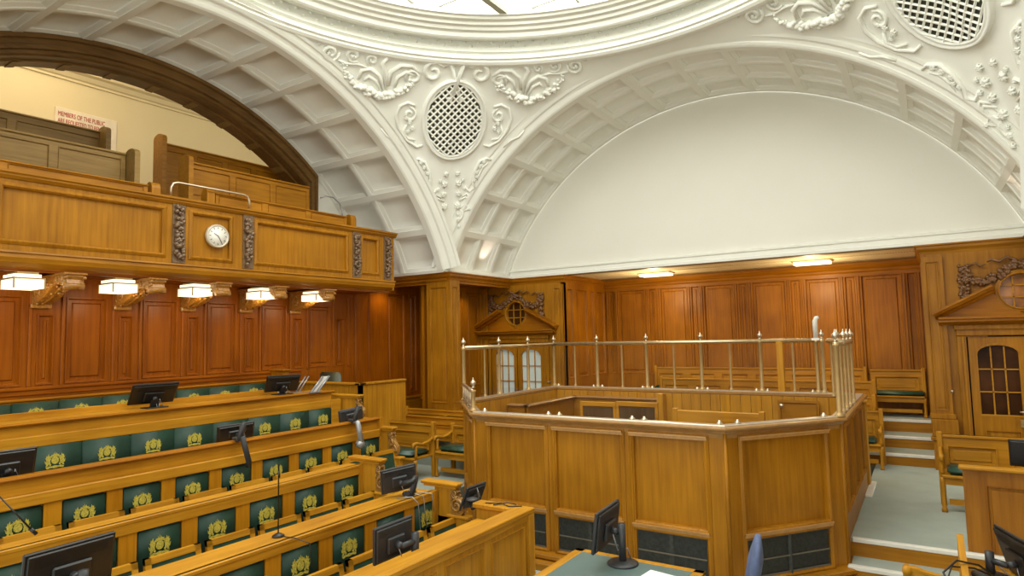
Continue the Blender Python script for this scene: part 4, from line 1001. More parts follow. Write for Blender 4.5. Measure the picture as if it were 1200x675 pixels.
def pad(t, x, ya, yb, z0, z1, cr=True, cs=.19, cz=None, th=.03, cy=None):
    m = MB(); bm = bmesh.new(); bmesh.ops.create_cube(bm, size=1)
    for v in bm.verts: v.co = Vector((x+(v.co.x+.5)*th, (ya+yb)/2+v.co.y*(yb-ya), (z0+z1)/2+v.co.z*(z1-z0)))
    bmesh.ops.bevel(bm, geom=list(bm.edges), offset=.012, segments=2, affect='EDGES'); m.bm(bm, True)
    p = part('back_pad', m, GREEN, t)
    if cr:
        m = MB(); crest(m, ((ya+yb)/2 if cy is None else cy, cz), cs, x+th+.001); part('crest', m, GOLD, p, 'gold royal arms')
    return p
def scroll_end(t, y, xb, ztop, xf_top, zarm, xarm, zfloor, w=.05):
    """bench end: upright with moulded cap, carved scroll on its front edge, arm shelf below"""
    m = MB(); m.box((xb, y-w/2, zfloor), (xf_top-.10, y+w/2, ztop-.03)); m.box((xb, y-w/2, zfloor), (xarm-.03, y+w/2, zarm-.03))
    panelled(m, (xb+.03, y-w/2-.001, zarm), (1, 0, 0), (0, 0, 1), xf_top-.16-xb, ztop-.06-zarm, [], .01, .01, 0)
    part('bench_end', m, BZ, t)
    m = MB(); m.box((xb-.16, y-w/2-.03, ztop-.03), (xf_top, y+w/2+.03, ztop), .008); m.box((xb-.12, y-w/2-.02, ztop-.05), (xf_top-.02, y+w/2+.02, ztop-.03)); part('cap', m, BX, t)
    m = MB(); m.box((xf_top-.14, y-w/2-.02, zarm-.03), (xarm, y+w/2+.02, zarm), .008); part('arm_cap', m, BX, t)
    m = MB(); h = ztop-.05-zarm; x0 = xf_top-.10
    P = [(0, 0), (.13, 0), (.165, .06*h/.33), (.16, .12*h/.33), (.12, .18*h/.33), (.07, .23*h/.33), (.05, .27*h/.33), (.07, h-.05), (.085, h-.03), (.06, h), (0, h)]
    m.prism([(x0+a, y-w/2, zarm+b) for a, b in P], (0, w, 0))
    for sd in (-w/2-.004, w/2+.004):
        m.tube(spiral((x0+.08, y+sd, zarm+.085), (1, 0, 0), (0, 0, 1), .075, 1.7, -.5, 9), .014, 5); m.tube(spiral((x0+.05, y+sd, zarm+h-.045), (1, 0, 0), (0, 0, -1), .045, 1.6, .5, 9), .012, 5)
        m.tube([(x0+.11, y+sd, zarm+.13), (x0+.085, y+sd, zarm+h*.55), (x0+.06, y+sd, zarm+h*.75)], .012, 5)
        for k in range(12): m.ball((x0+random.uniform(.01, .07), y+sd, zarm+random.uniform(.14, h*.75)), .011, 1)
    m.tube([(x0+.125, y-w/2-.01, zarm+.07), (x0+.125, y+w/2+.01, zarm+.07)], .02, 8)
    part('carved_scroll', m, SCROLL, t, 'carved scroll on the bench end')
SCROLL = plain('scroll_oak', (.33, .16, .03), .3, 0, .35, 40, coat=.3)
def seatflip(t, x, ya, yb, zt, zb, lean=.08):
    m = MB(); u = Vector((lean, 0, zb-zt)); th = .035; fr = .045
    def plate(ya_, yb_, t0, t1, dx, th_):
        a, b = Vector((x, 0, zt))+u*t0, Vector((x, 0, zt))+u*t1
        return [(a.x+dx, ya_, a.z), (a.x+dx, yb_, a.z), (b.x+dx, yb_, b.z), (b.x+dx, ya_, b.z)], th_
    L = abs(zb-zt)
    for r in ((ya, yb, 0, fr/L), (ya, yb, 1-fr/L, 1), (ya, ya+fr, 0, 1), (yb-fr, yb, 0, 1)):
        P, th_ = plate(*r, 0, th); m.prism(P, (-th_, 0, 0))
    f = part('tip_up_seat', m, BY, t)
    m = MB(); P, th_ = plate(ya+fr, yb-fr, fr/L, 1-fr/L, -.008, .02); m.prism(P, (-.02, 0, 0)); part('seat_pad', m, GREENS, f)
SP = .48
def rows_y(centre, n): return [centre-SP*i for i in range(n)]
# tier 0: bench against the wall
t = thing('court_bench', 'rearmost green bench against the panelled wall below the gallery', 'bench', (XL+.3, 4, -1.55), 'green leather court benches')
m = MB(); m.box((XL+.07, .6, -1.55), (XL+.12, 6.50, -.62)); m.box((XL+.05, .6, -.63), (XL+.14, 6.5, -.60), .008); part('back_board', m, WY, t)
for y in rows_y(6.09, 12): pad(t, XL+.12, y-.238, y+.238, -1.12, -.645, True, .16, -.770, .07)
m = MB(); m.box((XL+.12, .6, -1.15), (XL+.62, 6.45, -1.05), .03); part('seat', m, GREEN, t)
m = MB(); m.box((XL+.12, .6, -1.55), (XL+.58, 6.45, -1.15)); part('seat_base', m, BY, t)
m = MB(); m.box((XL+.05, 6.50, -1.55), (XL+.35, 6.62, -.47)); m.box((XL+.03, 6.48, -.47), (XL+.38, 6.65, -.44), .008); part('end_post', m, WZ, t)
# tier 1: continuous desk + continuous upholstered bench
X = -7.42
t = thing('court_bench', 'second green bench from the wall, long continuous back with gold arms', 'bench', (X, 4, -2.05), 'green leather court benches')
m = MB(); m.box((X-.38, .6, -.76), (X+.0, 6.42, -.735)); m.box((X-.40, .6, -.76), (X-.385, 6.0, -.665), .004); m.box((X-.40, .6, -.9), (X-.385, 6.4, -.735)); part('desk_top', m, BY, t)
m = MB(); m.sweep([(-.02, -.03), (.03, -.03), (.04, -.02), (.045, -.008), (.03, .003), (-.02, .003)], [((X, .6, -.735), (1, 0, 0), (0, 0, 1)), ((X, 6.45, -.735), (1, 0, 0), (0, 0, 1))]); part('desk_nosing', m, WY, t)
m = MB(); m.box((X-.05, .6, -2.05), (X, 6.42, -.738)); part('back_board', m, BY, t)
m = MB(); m.box((X, .6, -.978), (X+.035, 6.42, -.868), .006); m.box((X-.0, 6.38, -2.05), (X+.06, 6.56, -.868), .006); part('back_rail', m, BY, t)
for y in rows_y(6.22, 11): pad(t, X-.0, y-.239, y+.239 if y < 6.2 else 6.38, -1.42, -.978, True, .175, -1.13, .06, y)
m = MB(); m.box((X, .6, -1.60), (X+.5, 6.38, -1.45), .03); part('seat', m, GREEN, t)
m = MB(); m.box((X, .6, -2.05), (X+.45, 6.38, -1.60)); part('seat_base', m, BY, t)
scroll_end(t, 6.62, X, -.80, X+.42, -1.13, X+.56, -2.05)
# tier 2
def tier(X, lab, ys, ztop_front, ztop_back, padtop, cz, yend, ystart, ptop, zf, seatx, seatz, deskdeep, capz, nos):
    t = thing('court_bench', lab, 'bench', (X, (ystart+yend)/2, zf), 'green leather court benches')
    m = MB()
    # frame: rails above and stiles between the pads
    m.box((X-.05, ystart, zf), (X-.0, yend, padtop))
    edges = sorted(ys); pw = .175
    m.box((X-.0, ystart, padtop), (X+.03, yend, capz if nos else ztop_front), .004)
    y = ystart
    for c_ in edges+[None]:
        a = c_-pw if c_ is not None else yend
        if a > y: m.box((X, y, zf), (X+.03, a, padtop))
        if c_ is not None: y = c_+pw
    m.box((X, ystart, zf), (X+.03, yend, padtop-.33))
    part('back_frame', m, BZ if False else wood_stile, t)
    m = MB()
    if nos:
        m.box((X-.04, ystart, capz), (X+.0, yend, ztop_front-.02)); m.box((X-.45, ystart, ztop_front-.09), (X-.02, yend, ztop_front-.06))
        part('desk_board', m, BY, t)
        m = MB(); m.sweep([(-.05, -.03), (.03, -.03), (.045, -.015), (.04, -.003), (.02, .004), (-.05, .004)], [((X, ystart, ztop_front), (1, 0, 0), (0, 0, 1)), ((X, yend, ztop_front), (1, 0, 0), (0, 0, 1))]); part('desk_nosing', m, WY, t)
        m = MB(); m.box((X, ystart, capz-.10), (X+.05, yend, capz), .008); part('back_rail', m, BY, t)
    else:
        m.box((X-deskdeep, ystart, ztop_front-.03), (X+.045, yend, ztop_front), .006); m.box((X-.02, ystart, padtop), (X+.04, yend, ztop_front-.02)); part('desk_top', m, BY, t)
    for y in ys: pad(t, X-.0, y-pw+.003, y+pw-.003, padtop-.33, padtop-.004, True, .165, cz, .026)
    for y in ys: seatflip(t, seatx, y-.215, y+.215, seatz, seatz-.40)
    scroll_end(t, *ptop)
    m = MB(); m.box((X-.02, yend-.02, zf), (X+.05, yend+.04, ztop_front-.0)); part('end_stile', m, BZ, t)
    return t
wood_stile = wood('oak_stile_z', (.36, .13, .003), (.56, .235, .010), 'z', .42)
tier(-6.19, 'third green bench from the wall, with separate arms panels and a wide wooden rail', rows_y(5.99, 10), -1.034, 0, -1.284, -1.436, 6.16, .9, (6.21, -6.19, -1.155, -5.94, -1.53, -5.80, -2.2), -2.2, -5.93, -1.43, 0, -1.183, True)
tier(-5.15, 'fourth green bench from the wall, its desk top carrying a thin microphone row', rows_y(4.645, 7), -1.315, 0, -1.416, -1.566, 4.82, 1.2, (4.87, -5.15, -1.245, -4.82, -1.58, -4.72, -2.3), -2.3, -4.92, -1.58, .14, 0, False)
tier(-4.07, 'front green bench, nearest the panelled front barrier', rows_y(4.645, 6), -1.455, 0, -1.538, -1.685, 4.74, 1.6, (4.82, -4.07, -1.375, -3.78, -1.665, -3.66, FW), FW, -3.82, -1.69, .25, 0, False)
# front barrier
t = thing('front_barrier', 'low panelled oak barrier in front of the nearest green bench', 'barrier', (-3.0, 3, FW))
X = -2.97
m = MB(); panelled(m, (X, 1.2, FW), (0, 1, 0), (0, 0, 1), 3.56, .90, [(.1+i*.575, .12, .1+i*.575+.48, .82) for i in range(6)], .02, .012, .04, False); part('panelling', m, BZ, t)
m = MB(); m.box((X-.14, 1.2, -1.53), (X+.03, 4.80, -1.485), .008); m.box((X-.01, 1.2, -1.58), (X+.015, 4.78, -1.53), .004); m.box((X-.55, 4.66, -1.53), (X+.02, 4.80, -1.487), .008); part('top_rail', m, BY, t)
m = MB(); m.box((X-.53, 4.70, FW), (X, 4.77, -1.53)); m.box((X-.05, 4.70, FW), (X+.03, 4.79, -1.53), .006); part('return_panel', m, BZ, t)
m = MB(); m.box((X-.50, 1.2, -1.64), (X-.14, 4.66, -1.615), .006); part('shelf', m, BY, t)
# ================================================================ BENCHES IN THE LEFT RECESS AND BEHIND THE DOCK
def pew(name, lab, xa, xb, yb, z0, ztop, ends=(True, True), n=2, depth=.45, seat=.36, cushion=None, grp=None, arms=()):
    """oak bench facing the camera: panelled back in the plane Y = yb, plank seat, turned end uprights"""
    t = thing(name, lab, 'bench', ((xa+xb)/2, yb, z0), grp); zs = z0+seat
    m = MB(); W = xb-xa; H = ztop-zs+.05; pw = W/n
    panelled(m, (xa, yb, zs-.05), (1, 0, 0), (0, 0, 1), W, H, [(i*pw+.07, .10, (i+1)*pw-.07, H-.13) for i in range(n)], .016, .022, .03)
    m.box((xa, yb-.02, ztop-.035), (xb, yb+.045, ztop), .006); part('back_panel', m, BX, t)
    m = MB(); m.box((xa, yb-depth, zs-.03), (xb, yb, zs), .006); m.box((xa+.02, yb-depth+.03, zs-.11), (xb-.02, yb-depth+.05, zs-.03)); part('seat', m, BX, t)
    m = MB(); m.box((xa+.05, yb-depth+.08, z0+.08), (xb-.05, yb-depth+.11, z0+.14)); part('stretcher', m, BX, t)
    for x, e in ((xa, ends[0]), (xb, ends[1])):
        if not e: continue
        m = MB()
        m.lathe((x, yb-depth+.05, z0), [(.03, 0), (.03, .04), (.02, .05), (.028, .08), (.018, .12), (.024, seat-.12), (.03, seat-.08), (.03, seat-.03)], k=8); part('leg', m, BZ, t)
        m = MB(); m.box((x-.03, yb-.03, z0), (x+.03, yb+.04, ztop+.03), .008); part('back_upright', m, BZ, t)
        if x in arms or arms is True:
            m = MB(); m.lathe((x, yb-depth+.07, zs), [(.02, 0), (.026, .03), (.016, .06), (.022, .14), (.026, .18)], k=8)
            m.tube([(x, yb-depth+.0, zs+.16), (x, yb-depth+.02, zs+.205), (x, yb-depth+.08, zs+.21), (x, yb-depth+.2, zs+.18), (x, yb-.12, zs+.20), (x, yb-.0, zs+.25)], [.02, .028, .026, .022, .024, .026], 8); part('arm_rest', m, BX, t)
    for c in (cushion or []):
        m = MB(); bm = bmesh.new(); bmesh.ops.create_cube(bm, size=1)
        for v in bm.verts: v.co = Vector(((c[0]+c[1])/2+v.co.x*(c[1]-c[0]), yb-depth/2-.0+v.co.y*(depth-.04), zs+.04+v.co.z*.08))
        bmesh.ops.bevel(bm, geom=list(bm.edges), offset=.03, segments=3, affect='EDGES'); m.bm(bm, True); part('cushion', m, GREENS, t, 'green leather seat cushion')
    return t
pew('armed_bench', 'oak bench with armrest and green cushion in front of the corner pier', -7.33, -6.42, 7.55, FA, -1.31, (False, True), 1, .47, .34, [(-7.25, -6.48)], 'oak side benches', (-6.42,))
pew('armed_bench', 'oak bench with armrest and green cushion half hidden by the dock corner', -6.36, -5.62, 7.95, FA, -1.37, (True, False), 1, .45, .39, [(-6.3, -5.66)], 'oak side benches', (-6.36,))
pew('side_bench', 'middle one of the plain bench backs stepped before the corner pier', -8.5, -5.62, 8.62, FA+.15, -1.36, (True, True), 3, .4, .36, None, 'oak side benches')
pew('side_bench', 'rearmost plain bench back at the foot of the corner pier', -8.5, -5.62, 9.22, FA+.3, -1.325, (True, True), 3, .4, .34, None, 'oak side benches')
# back rows
pew('public_bench', 'long bench against the back wall seen above the dock railing', -5.0, -.98, 13.38, FB, -.73, (True, True), 6, .42, .37, [(-4.9, -4.3)], 'benches behind the dock')
pew('public_bench', 'bench with thin dark cushion against the back wall at the head of the steps', -.90, -.08, 13.38, FB, -.745, (False, True), 1, .46, .37, None, 'benches behind the dock')
t = thing('bench_cushion', 'long flat dark green cushion on the bench above the steps', 'cushion', (-.47, 13.1, FB+.37))
m = MB(); bm = bmesh.new(); bmesh.ops.create_cube(bm, size=1)
for v in bm.verts: v.co = Vector((-.47+v.co.x*.78, 13.14+v.co.y*.40, FB+.37+.035+v.co.z*.07))
bmesh.ops.bevel(bm, geom=list(bm.edges), offset=.02, segments=2, affect='EDGES'); m.bm(bm, True); part('pad', m, GREENS, t)
pew('public_bench', 'second long bench row behind the dock, ends beside the steps', -4.6, -.80, 12.58, -1.75, -.91, (True, True), 6, .42, .37, [(-4.5, -3.9)], 'benches behind the dock', (-.80,))
pew('public_bench', 'third bench row behind the dock with its end by the middle step', -4.6, -.78, 12.02, -1.93, -1.12, (True, True), 6, .42, .37, None, 'benches behind the dock', (-.78,))
pew('public_bench', 'lowest bench row behind the dock with armrest end by the aisle floor', -4.4, -.66, 11.36, FA, -1.27, (True, True), 6, .42, .37, [(-1.4, -.72)], 'benches behind the dock', (-.66,))
t = thing('wooden_post', 'square oak post with moulded cap behind the right side of the dock', 'post', (-.80, 9.9, FA))
m = MB(); m.box((-.88, 9.76, FA), (-.74, 9.96, -1.0), .006); part('shaft', m, BZ, t)
m = MB(); m.box((-.90, 9.74, -1.0), (-.72, 9.98, -.97), .008); part('cap', m, BX, t)
# right aisle bench
pew('armed_bench', 'oak bench with green cushion beside the right aisle, back to the door', .06, 1.9, 9.22, FA, -1.28, (True, False), 3, .44, .42, [(.11, .62)], 'oak side benches', (.06,))
# panelled box beside the aisle
t = thing('panelled_box', 'tall oak panelled enclosure at the lower right corner of the aisle', 'enclosure', (.9, 7.4, FW))
m = MB(); panelled(m, (.21, 7.40, FW), (1, 0, 0), (0, 0, 1), 1.9, 1.10, [(.17, .0, .82, .96), (.95, .0, 1.7, .96)], .015, .015, .04); part('panelling', m, wood('oak_box_z', (.23, .082, .006), (.40, .16, .014), 'z', .4), t)
m = MB(); m.box((.18, 7.34, -1.34), (2.15, 7.46, -1.305), .01); part('cap', m, BX, t)
# clerk's box behind the left benches, and a leather chair in it
t = thing('witness_box', 'plain oak box front with moulded cap behind the end of the rear benches', 'enclosure', (-8.2, 7.05, -2.1))
m = MB(); m.box((XL+.07, 6.98, -2.1), (-7.40, 7.04, -.70)); m.box((-7.46, 6.98, -2.1), (-7.40, 8.0, -.70)); part('boarding', m, BZ, t)
m = MB(); m.box((XL+.07, 6.94, -.70), (-7.37, 7.08, -.665), .008); m.box((-7.49, 6.94, -.70), (-7.37, 8.0, -.665), .008); part('cap', m, BX, t)
t = thing('leather_chair', 'dark green leather chair back showing above the box under the gallery', 'chair', (-8.5, 7.62, -2.1))
pa, pb = aty(373, 434, 7.5), aty(397, 434, 7.5); cx = (pa.x+pb.x)/2+.08; w_ = (pb.x-pa.x)
m = MB(); bm = bmesh.new(); bmesh.ops.create_cube(bm, size=1)
for v in bm.verts: v.co = Vector((cx+v.co.x*w_, 7.5+v.co.y*.07-.05*(v.co.z), -.85+v.co.z*.62))
bmesh.ops.bevel(bm, geom=list(bm.edges), offset=.03, segments=3, affect='EDGES'); m.bm(bm, True); part('backrest', m, plain('grey_green_leather', (.055, .06, .035), .4, 0, .2), t)
m = MB(); m.box((cx-.25, 7.15, -1.6), (cx+.25, 7.52, -1.5), .03); part('seat', m, GREENS, t)
for sx in (-1, 1):
    for y in (7.2, 7.48): m = MB(); m.box((cx+sx*.22-.02, y-.02, -2.1), (cx+sx*.22+.02, y+.02, -1.6)); part('leg', m, BZ, t)

# ================================================================ MONITORS
def monitor(lab, c, w_, h, back, tilt=0, roll=0, stand='arm', foot=None, group='black monitors on the desks', grey=False, br=.115):
    """c: centre of the screen; back: direction (plan degrees) its back faces; tilt: degrees it leans away; foot: where the stand reaches the desk"""
    t = thing('monitor', lab, 'monitor', foot or c, group)
    a = radians(back); bd = Vector((cos(a), sin(a), 0)); sd = Vector((-sin(a), cos(a), 0)); upv = Vector((0, 0, 1))
    tl = radians(tilt); n = bd*cos(tl)-upv*sin(tl); u = upv*cos(tl)+bd*sin(tl)
    rl_ = radians(roll); s2 = sd*cos(rl_)+u*sin(rl_); u = u*cos(rl_)-sd*sin(rl_); sd2 = s2
    M = Matrix((sd2, u, n)).transposed().to_4x4(); M.translation = Vector(c)
    m = MB(); m.box((-w_/2, -h/2, -.012), (w_/2, h/2, .012), .006); m.box((-w_/2+.015, -h/2+.015, .012), (w_/2-.015, h/2-.015, .026), .01); m.xf(M); hs = part('screen_housing', m, BLACK if not grey else DGREY, t)
    m = MB(); m.box((-w_/2+.012, -h/2+.012, -.0135), (w_/2-.012, h/2-.012, -.012)); m.xf(M); part('screen', m, plain('screen_glass', (.01, .01, .012), .12), hs)
    m = MB(); m.box((-w_*.22, -h*.28, .026), (w_*.22, h*.16, .048), .01)
    for k in range(9): m.box((-w_*.4, h*(.22+.02*k), .0262), (w_*.4, h*(.228+.02*k), .0275))
    m.xf(M); part('rear_cover', m, BLACK if not grey else DGREY, hs)
    hub = M @ Vector((0, -h*.06, .05)); hub2 = M @ Vector((0, -h*.06, .10))
    m = MB()
    if stand == 'base':
        f = Vector(foot); m.tube([hub, hub2], .025, 8); m.tube([f+Vector((0, 0, .01)), Vector((f.x, f.y, hub2.z+.06))], .028, 10); m.tube([hub2, Vector((f.x, f.y, hub2.z))], .022, 8)
        part('stand', m, DGREY, t)
        m = MB(); m.lathe(f, [(br, 0), (br, .008), (br*.9, .016), (.03, .024), (0, .025)], k=24); part('base', m, DGREY, t)
    elif stand == 'slab':
        f = Vector(foot); b2 = Vector((f.x, f.y, f.z)); m.prism([b2-sd*.045, b2+sd*.045, hub2+sd*.045, hub2-sd*.045], bd*-.03); m.tube([hub, hub2], .03, 8); part('stand', m, BLACK, t)
        m = MB(); m.box((f.x-.09, f.y-.12, f.z), (f.x+.09, f.y+.12, f.z+.012), .005); part('base', m, BLACK, t)
    else:
        f = Vector(foot); mid = Vector((f.x+.10, f.y, f.z+.18)); m.tube([hub, hub2], .022, 8); m.tube([hub2, (hub2+mid)/2+Vector((.05, 0, 0)), mid], .024, 8); m.tube([mid, f+Vector((.05, 0, .02)), f], .028, 8); m.box((f.x-.04, f.y-.04, f.z), (f.x+.05, f.y+.04, f.z+.035), .008); part('arm', m, DGREY, t)
    # cable
    m = MB(); q0 = hub; m.tube([q0, q0+Vector((.03, .03, -h*.5)), Vector(foot)+Vector((.02, .05, .10)), Vector(foot)+Vector((.03, .08, .012))], .005, 5); part('cable', m, GREY, t)
    return t
dX = lambda x, y, X: tuple(atx(x, y, X))
c = atx(180, 461, -7.62); monitor('black monitor tilted back on the rear desk, under the second box light', c, .50, .30, -8, 38, 0, 'slab', (-7.60, atx(181, 475, -7.6).y, -.735))
c = atx(331, 449, -7.62); monitor('black monitor tilted back at the far end of the rear desk', c, .46, .27, -20, 32, 0, 'slab', (-7.60, atx(331, 458, -7.6).y, -.735))
c = atx(6, 547, -6.40); monitor('black monitor cut by the left edge, before the long green back', c, .42, .28, 0, 12, 0, 'slab', (-6.36, c.y, -1.094))
c = atx(276, 506, -6.42); mo1 = monitor('dark monitor on a grey arm before the long green back', c, .40, .19, -12, 15, 3, 'arm', (-6.13, atx(280, 512, -6.1).y, -1.02))
m = MB(); a_ = atx(281, 512, -6.10); b_ = atx(289, 545, -6.10); m.tube([a_, a_+Vector((.05, 0, 0)), b_+Vector((.04, 0, .03)), b_], .03, 8); part('hanging_arm', m, DGREY, mo1)
c = atx(411, 486, -6.36); mo2 = monitor('grey monitor at the far end of the third bench desk, arm folded down', c, .32, .17, -25, 8, 8, 'arm', (-6.12, atx(414, 494, -6.1).y, -1.02), grey=True)
m = MB(); a_ = atx(415, 494, -6.10); b_ = atx(420, 520, -6.08); m.tube([a_, a_+Vector((.06, 0, 0)), b_+Vector((.05, 0, .03)), b_], .034, 8); m.ball(b_+Vector((.03, 0, 0)), .06, 2); part('hanging_arm', m, GREY, mo2, 'grey folded arm')
c = atx(81, 667, -4.36); monitor('large black monitor with round stand at the lower left', c, .50, .32, 4, 8, 0, 'base', (-4.18, c.y+.0, -1.45))
c = atx(467, 561, -4.20); monitor('grey monitor at the far end of the second nearest desk, among cables', c, .34, .235, -28, 10, 6, 'arm', (-4.12, atx(478, 580, -4.12).y, -1.45), grey=True)
c = atx(463, 633, -3.22); monitor('black monitor with side arm by the front barrier', (c.x-.02, c.y, c.z), .34, .26, -8, 6, 4, 'base', (-3.14, c.y+.12, -1.612), grey=True)
c = atz(556, 583, -1.36); monitor('small monitor turned edge-on beyond the front barrier by the dock', tuple(aty(554, 581, 4.92)), .30, .24, 0, 24, 0, 'base', (aty(554, 581, 4.92).x+.13, 4.74, -1.487), grey=True, br=.06)
c = Vector((-2.12, 4.40, -1.46)); tt = atz(727, 660, -1.69)
monitor('slim grey monitor seen from the side on the green topped table', (tt.x-.10, tt.y-.02, -1.43), .46, .30, 4, 8, 0, 'base', (tt.x+.02, tt.y, -1.69), grey=True)
# right hand corner desk with monitor, and the monitor cut by the right edge
t = thing('corner_desk', 'small oak desk with sloping edge board at the bottom right corner', 'desk', (.45, 5.4, FW))
m = MB(); m.box((.10, 4.6, -1.80), (1.2, 5.84, -1.762), .006); m.box((.10, 4.6, FW), (.14, 5.84, -1.80)); part('desk_board', m, BX, t)
m = MB(); m.prism([(.10, 4.9, -1.62), (.10, 5.84, -1.54), (.10, 5.84, -1.80), (.10, 4.9, -1.86)], (.04, 0, 0)); part('edge_board', m, BY, t)
monitor('black monitor seen from the side at the bottom right corner', (.46, 5.62, -1.60), .50, .34, 200, 16, 0, 'base', (.28, 5.66, -1.76))
monitor('black monitor cut by the right edge above the panelled box', (.66+.16, 7.9, -1.24), .42, .26, -95, 4, 0, 'base', (.82, 8.1, -1.45) if False else (.84, 8.05, -1.72))
t = thing('monitor_shelf', 'narrow oak shelf inside the panelled box', 'shelf', (1.1, 7.9, FA))
m = MB(); m.box((.5, 7.5, -1.76), (1.7, 8.2, -1.72), .006); part('shelf_board', m, BX, t)
m = MB(); m.box((.52, 7.6, FA), (.58, 8.1, -1.76)); part('leg', m, BZ, t)
m = MB(); m.box((1.62, 7.6, FA), (1.68, 8.1, -1.76)); part('leg', m, BZ, t)
# bottle / small can on the corner desk
cb = (.26, 5.25, -1.76)
t = thing('drink_can', 'small grey and white cylinder standing beside the bottom right monitor', 'can', cb)
m = MB(); m.lathe(cb, [(.030, 0), (.034, .005), (.034, .09), (.026, .11), (.026, .113), (0, .113)], k=16); part('body', m, DGREY, t)
m = MB(); m.lathe((cb[0], cb[1], cb[2]+.092), [(.0345, 0), (.0345, .01), (.027, .022), (0, .023)], k=16); part('lid', m, PAPER, t)
m = MB(); P = [(.02+.10*cos(t_/10), 5.35+.04*sin(t_/7), -1.64+.14*sin(t_/10)) for t_ in range(0, 50, 3)]; P[0] = (.30, 5.4, -1.755); m.tube([(.36, 5.5, -1.75), (.20, 5.35, -1.60), (.08, 5.25, -1.56), (.0, 5.15, -1.62), (.05, 5.05, -1.72), (.2, 5.0, -1.752)], .007, 6)
m.tube([(.36, 5.55, -1.75), (.18, 5.40, -1.64), (.05, 5.30, -1.62), (.02, 5.2, -1.68), (.12, 5.1, -1.752)], .006, 6); tag(mk('cable', m, BLACK), 'black cables looping over the edge board at the bottom right', 'cable')
# carved arm of a chair at the bottom edge
t = thing('carved_armchair', 'oak chair whose scrolled top shows at the bottom edge before the steps', 'chair', (-.02, 5.6, FW))
pa, pb = aty(1058, 667, 6.25), aty(1136, 672, 6.25)
m = MB(); zt = pa.z; x0, x1 = pa.x, pb.x; W = x1-x0
prof = [(0, -.05), (0, .0), (.03, .03), (.10, .03), (.16, .01), (.26, -.005), (.42, -.03), (.62, -.045), (W, -.05), (W, -.11), (.5, -.11), (.2, -.10), (.05, -.07)]
m.prism([(x0+a, 6.22, zt+b) for a, b in prof], (0, .06, 0)); m.tube([(x0+.03, 6.2, zt), (x0+.03, 6.3, zt)], .035, 12); part('top_rail', m, BX, t)
for x in (x0+.05, x1-.03): m = MB(); m.box((x-.025, 6.225, FW), (x+.025, 6.275, zt-.06)); part('leg', m, BZ, t)
m = MB(); m.box((x0+.02, 5.87, -2.20), (x1, 6.22, -2.14), .01); part('seat', m, GREENS, t)
for x in (x0+.05, x1-.03): m = MB(); m.box((x-.025, 5.88, FW), (x+.025, 5.93, -2.20)); part('leg', m, BZ, t)

# ================================================================ TABLE AND OFFICE CHAIR
t = thing('leather_top_table', 'table with green leather top and oak border in front of the dock', 'table', (-1.92, 3.9, FW))
xa, xb, ya, yb2, zt = -2.43, -1.41, 2.9, 4.60, -1.69
m = MB(); m.box((xa, ya, zt-.04), (xb, yb2, zt-.003), .006)
for r in (((xa, ya), (xa+.075, yb2)), ((xb-.075, ya), (xb, yb2)), ((xa, yb2-.06), (xb, yb2))): m.box((*r[0], zt-.02), (*r[1], zt), .004)
part('top', m, BY, t)
m = MB(); m.box((xa+.075, ya+.02, zt-.01), (xb-.075, yb2-.06, zt-.0015)); part('leather_inlay', m, TABLE, t, 'dark green leather inlay')
for x in (xa+.08, xb-.08):
    for y in (ya+.08, yb2-.1): m = MB(); m.box((x-.03, y-.03, FW), (x+.03, y+.03, zt-.04), .005); part('leg', m, BZ, t)
m = MB(); m.box((xa+.06, yb2-.10, zt-.14), (xb-.06, yb2-.08, zt-.04)); part('apron', m, BX, t)
pp = atz(775, 673, zt); 
m = MB(); m.prism([(pp.x-.11, pp.y-.14, zt), (pp.x+.10, pp.y-.16, zt), (pp.x+.11, pp.y+.0, zt), (pp.x-.09, pp.y+.03, zt)], (0, 0, .006)); tag(mk('paper_sheet', m, PAPER), 'white papers on the green topped table at the bottom edge', 'paper')
t = thing('office_chair', 'blue grey fabric office chair seen from the side before the dock', 'chair', (-1.02, 4.25, FW))
tp, bt = atz(888, 631, -1.50), None
bx0, by0 = tp.x, tp.y
m = MB(); rows = []
u = Vector((.80, .60, 0)).normalized(); v = Vector((-u.y, u.x, 0))   # u: thickness direction, v: width direction along the line of sight
los = Vector((bx0, by0, 0)).normalized(); v = los; u = Vector((los.y, -los.x, 0))
for i in range(13):
    f_ = i/12; z = -1.50-.52*f_; off = -.10*f_**1.3; hw = .21*sqrt(max(0, 1-(1-min(1, f_*3))**2))*(1-.1*f_)+.01; th = .055*min(1, .35+f_*2)
    ring = []
    for k in range(16):
        a = 2*pi*k/16; ring.append(Vector((bx0, by0+.1, z))+u*(off+th*cos(a)-.02)+v*(hw*sin(a)*.9))
    rows.append(ring+[ring[0]])
m.grid(rows); m.q(rows[0][:-1]); m.q(rows[-1][:-1][::-1]); part('backrest', m, BLUE, t)
sx_, sy_ = bx0-.10, by0+.1
m = MB(); so = Vector((sx_, sy_, 0))-u*.24; m.lathe((so.x, so.y, -2.06), [(.18, 0), (.25, .02), (.26, .06), (.22, .09), (0, .10)], k=24); part('seat', m, BLUE, t)
m = MB(); m.tube([Vector((so.x, so.y, -2.34)), Vector((so.x, so.y, -2.06))], .03, 10); m.tube([Vector((so.x, so.y, -2.08)), Vector((sx_, sy_, -2.05))+u*.03, Vector((sx_, sy_, -1.9))+u*.02], .02, 8); part('column', m, BLACK, t)
m = MB()
for k in range(5):
    a = 2*pi*k/5; e = (so.x+.27*cos(a), so.y+.27*sin(a), FW+.055); m.tube([(so.x, so.y, FW+.11), e], [.026, .016], 6)
    m.ball((e[0], e[1], FW+.028), .028, 2)
part('base', m, BLACK, t)

